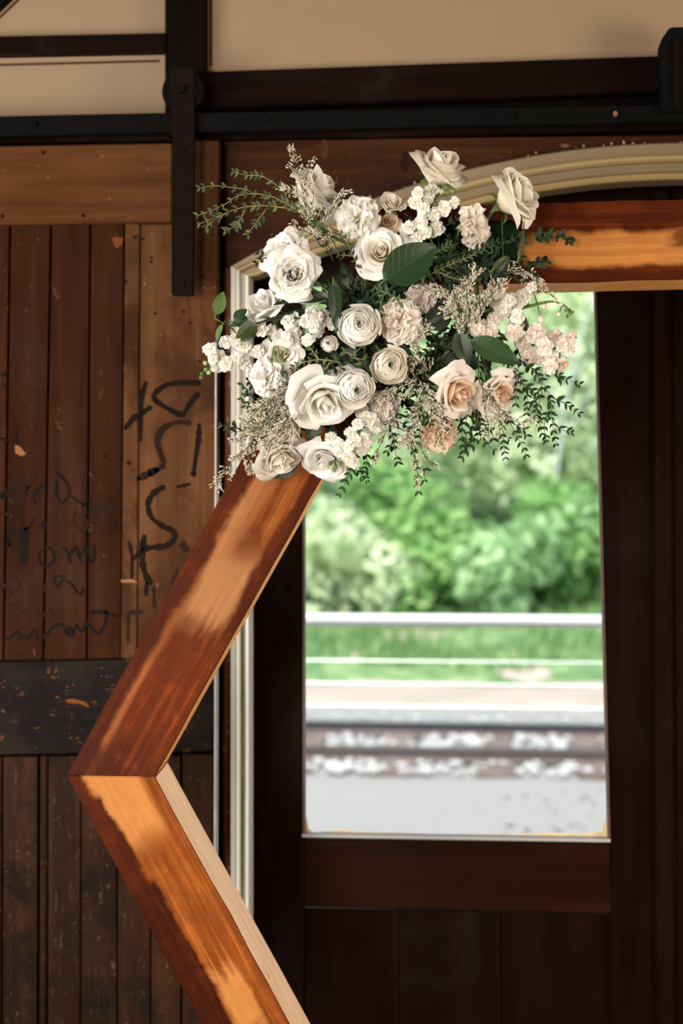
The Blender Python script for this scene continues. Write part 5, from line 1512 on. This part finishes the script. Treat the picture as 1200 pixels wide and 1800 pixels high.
for i, (lab, st, p, m) in enumerate((
        ('slender green sprig fanning right in the dark above the statice', [[(730, 470), (775, 455), (830, 440), (872, 425)], [(760, 460), (800, 470), (850, 468)]], 0.12, 'euc'),
        ('slender sprig crossing the dark middle towards the carnation', [[(740, 490), (780, 470), (815, 455), (850, 440)], [(770, 478), (800, 490), (840, 495)], [(745, 485), (760, 450), (790, 430)]], 0.135, 'euclight'),
        ('small grey-green sprig between the cream rose and the ruffled roses', [[(640, 480), (622, 455), (612, 430), (600, 412)], [(622, 455), (640, 445)], [(618, 450), (596, 448)]], 0.115, 'euclight'),
        ('small sprig poking out left of the ruffled twin roses', [[(500, 460), (470, 450), (455, 445)], [(470, 450), (452, 462)]], 0.09, 'euc'),
        ('small grey-green sprig right of the green-eyed ranunculus', [[(700, 530), (680, 515), (668, 530), (672, 552)], [(680, 515), (660, 508)]], 0.15, 'euclight'),
        ('grey-green sprig under the tiny ranunculus bud', [[(600, 640), (560, 632), (525, 640), (505, 655)], [(560, 632), (545, 612), (530, 600)], [(580, 636), (570, 650), (545, 660)]], 0.125, 'euclight'),
        ('grey-green sprig right of the tiny ranunculus bud', [[(640, 640), (622, 625), (635, 610)], [(622, 625), (605, 618)], [(625, 630), (640, 632)]], 0.14, 'euclight'),
        ('dark sprig in front of the pale round rose, low in the middle', [[(735, 690), (740, 730), (735, 765)], [(738, 710), (718, 725)], [(738, 720), (755, 745)]], 0.13, 'euc'),
        ('dark sprig above the ruffled white carnation on the right', [[(790, 420), (775, 395), (770, 370)], [(780, 400), (800, 385)]], 0.085, 'euc'))):
    sprig(lab, st, p, 13, m, 'goldstem' if m == 'euclight' else 'darkstem', 8, seed=60 + i)
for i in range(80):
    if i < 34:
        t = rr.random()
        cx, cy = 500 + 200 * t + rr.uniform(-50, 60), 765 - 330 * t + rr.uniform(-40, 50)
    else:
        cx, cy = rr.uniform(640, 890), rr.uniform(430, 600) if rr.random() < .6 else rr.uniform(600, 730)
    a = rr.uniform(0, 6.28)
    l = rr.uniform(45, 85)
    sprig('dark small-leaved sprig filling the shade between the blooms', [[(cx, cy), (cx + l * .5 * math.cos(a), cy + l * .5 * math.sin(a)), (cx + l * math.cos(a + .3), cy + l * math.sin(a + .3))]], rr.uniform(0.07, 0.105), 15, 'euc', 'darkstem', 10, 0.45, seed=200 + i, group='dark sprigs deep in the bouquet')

# ---- statice: tiny papery blossoms
for i, (lab, mn, p, sprd, n) in enumerate((
        ('tall statice sprig standing up beside the top left rose', q1([(720, 560), (690, 400), (650, 250), (600, 55)]), 0.11, 26, 8),
        ('statice sprig across the top left rose', q1([(780, 560), (740, 440), (690, 330), (700, 230), (720, 150)]), 0.125, 24, 6),
        ('statice sprig slanting left before the top left rose', q1([(760, 520), (700, 420), (640, 360), (560, 310)]), 0.13, 24, 7),
        ('short statice sprig above the ruffled twin roses', q1([(860, 640), (780, 620), (700, 590), (610, 545)]), 0.11, 22, 6),
        ('statice sprig right of the top left rose', q1([(800, 560), (850, 470), (900, 380), (940, 340)]), 0.105, 22, 6),
        ('thick statice sprig at the left, top one of the cluster', c3([(680, 690), (560, 730), (450, 760), (330, 800)]), 0.115, 34, 9),
        ('thick statice sprig at the left, middle one of the cluster', c3([(690, 740), (570, 790), (460, 850), (350, 900)]), 0.125, 36, 10),
        ('thick statice sprig at the left, pointing down before the beam', c3([(680, 780), (600, 860), (520, 940), (440, 1010)]), 0.12, 36, 10),
        ('thick statice sprig at the left, close under the white carnation', c3([(640, 640), (540, 690), (460, 720), (380, 790)]), 0.135, 34, 10),
        ('thick statice sprig at the left, nearest the largest rose', c3([(690, 700), (640, 790), (580, 870), (500, 900)]), 0.14, 36, 10),
        ('thick statice sprig at the left, lowest of the cluster', c3([(620, 800), (500, 860), (400, 880), (330, 860)]), 0.13, 34, 10),
        ('statice sprig at the left hanging towards the low left rose', c3([(650, 850), (600, 930), (560, 1000), (545, 1080)]), 0.11, 26, 8),
        ('statice sprig drooping over the sloping beam edge', c3([(480, 860), (410, 960), (350, 1060), (360, 1170)]), 0.105, 22, 8),
        ('longest statice sprig trailing down over the casing at left', c3([(400, 960), (300, 1040), (220, 1120), (130, 1260)]), 0.09, 24, 9),
        ('faint statice sprig level at the far left', c3([(430, 900), (330, 940), (230, 965)]), 0.095, 18, 6),
        ('statice sprig above the peach rose, left stem', c2([(560, 1010), (510, 930), (470, 860), (400, 850)]), 0.13, 34, 9),
        ('statice sprig above the peach rose, middle stem', c2([(580, 1040), (580, 930), (560, 840), (620, 750)]), 0.135, 34, 10),
        ('statice sprig above the peach rose, right stem', c2([(620, 1040), (660, 950), (700, 880), (760, 840)]), 0.13, 34, 9),
        ('statice sprig low above the dark pointing leaf', c2([(560, 1100), (540, 1020), (500, 960), (460, 960)]), 0.125, 30, 8),
        ('wispy statice sprig at the right end over the top beam', c2([(790, 760), (860, 740), (930, 770), (980, 800)]), 0.105, 20, 7),
        ('wispy statice sprig under the right end of the top beam', c2([(860, 800), (920, 830), (980, 860), (1050, 880)]), 0.095, 14, 6),
        ('statice sprig under the tight ringed ranunculus, left stem', c4([(300, 470), (220, 500), (160, 540), (90, 560)]), 0.13, 32, 8),
        ('statice sprig left of the larger peach rose', c4([(300, 460), (340, 540), (380, 580), (420, 640)]), 0.14, 32, 9),
        ('statice sprig hanging under the larger peach rose, left', c4([(330, 560), (300, 650), (260, 740), (220, 800)]), 0.125, 32, 9),
        ('statice sprig hanging before the peach carnation', c4([(380, 600), (400, 680), (420, 760), (440, 830)]), 0.125, 30, 8),
        ('statice sprig over the bottom stock at the window', c4([(180, 640), (140, 720), (90, 820), (55, 920)]), 0.115, 24, 8),
        ('statice sprig on the longest hanging twig', c4([(240, 760), (270, 880), (300, 960), (280, 1060)]), 0.09, 18, 7),
        ('wispy statice twig right of the longest hanging twig', c4([(300, 820), (350, 910), (420, 950)]), 0.085, 12, 5),
        ('wispy statice twig across the flatter peach rose', c4([(640, 480), (700, 560), (760, 640), (850, 700), (950, 695)]), 0.135, 26, 8),
        ('statice twig hanging between the two peach roses', c4([(660, 560), (670, 650), (690, 720), (670, 780)]), 0.13, 18, 7),
        ('statice twig hanging right of the flatter peach rose', c4([(700, 560), (740, 650), (760, 720), (740, 780)]), 0.13, 16, 7),
        ('statice sprig in the dark below the pale carnations', c4([(300, 330), (270, 280), (310, 230), (340, 180)]), 0.105, 26, 7),
        ('statice sprig right of the tight ringed ranunculus', c4([(360, 420), (310, 380), (270, 340), (250, 420)]), 0.115, 26, 7),
        ('statice sprig below the white rose with the tan petal', c3([(700, 560), (640, 590), (560, 620), (480, 660)]), 0.11, 26, 8))):
    statice(lab, mn, p, sprd, n, seed=300 + i, density=1.15 if i in (5, 6, 7, 8, 9, 10, 15, 16, 17, 21, 22, 23) else 0.9)
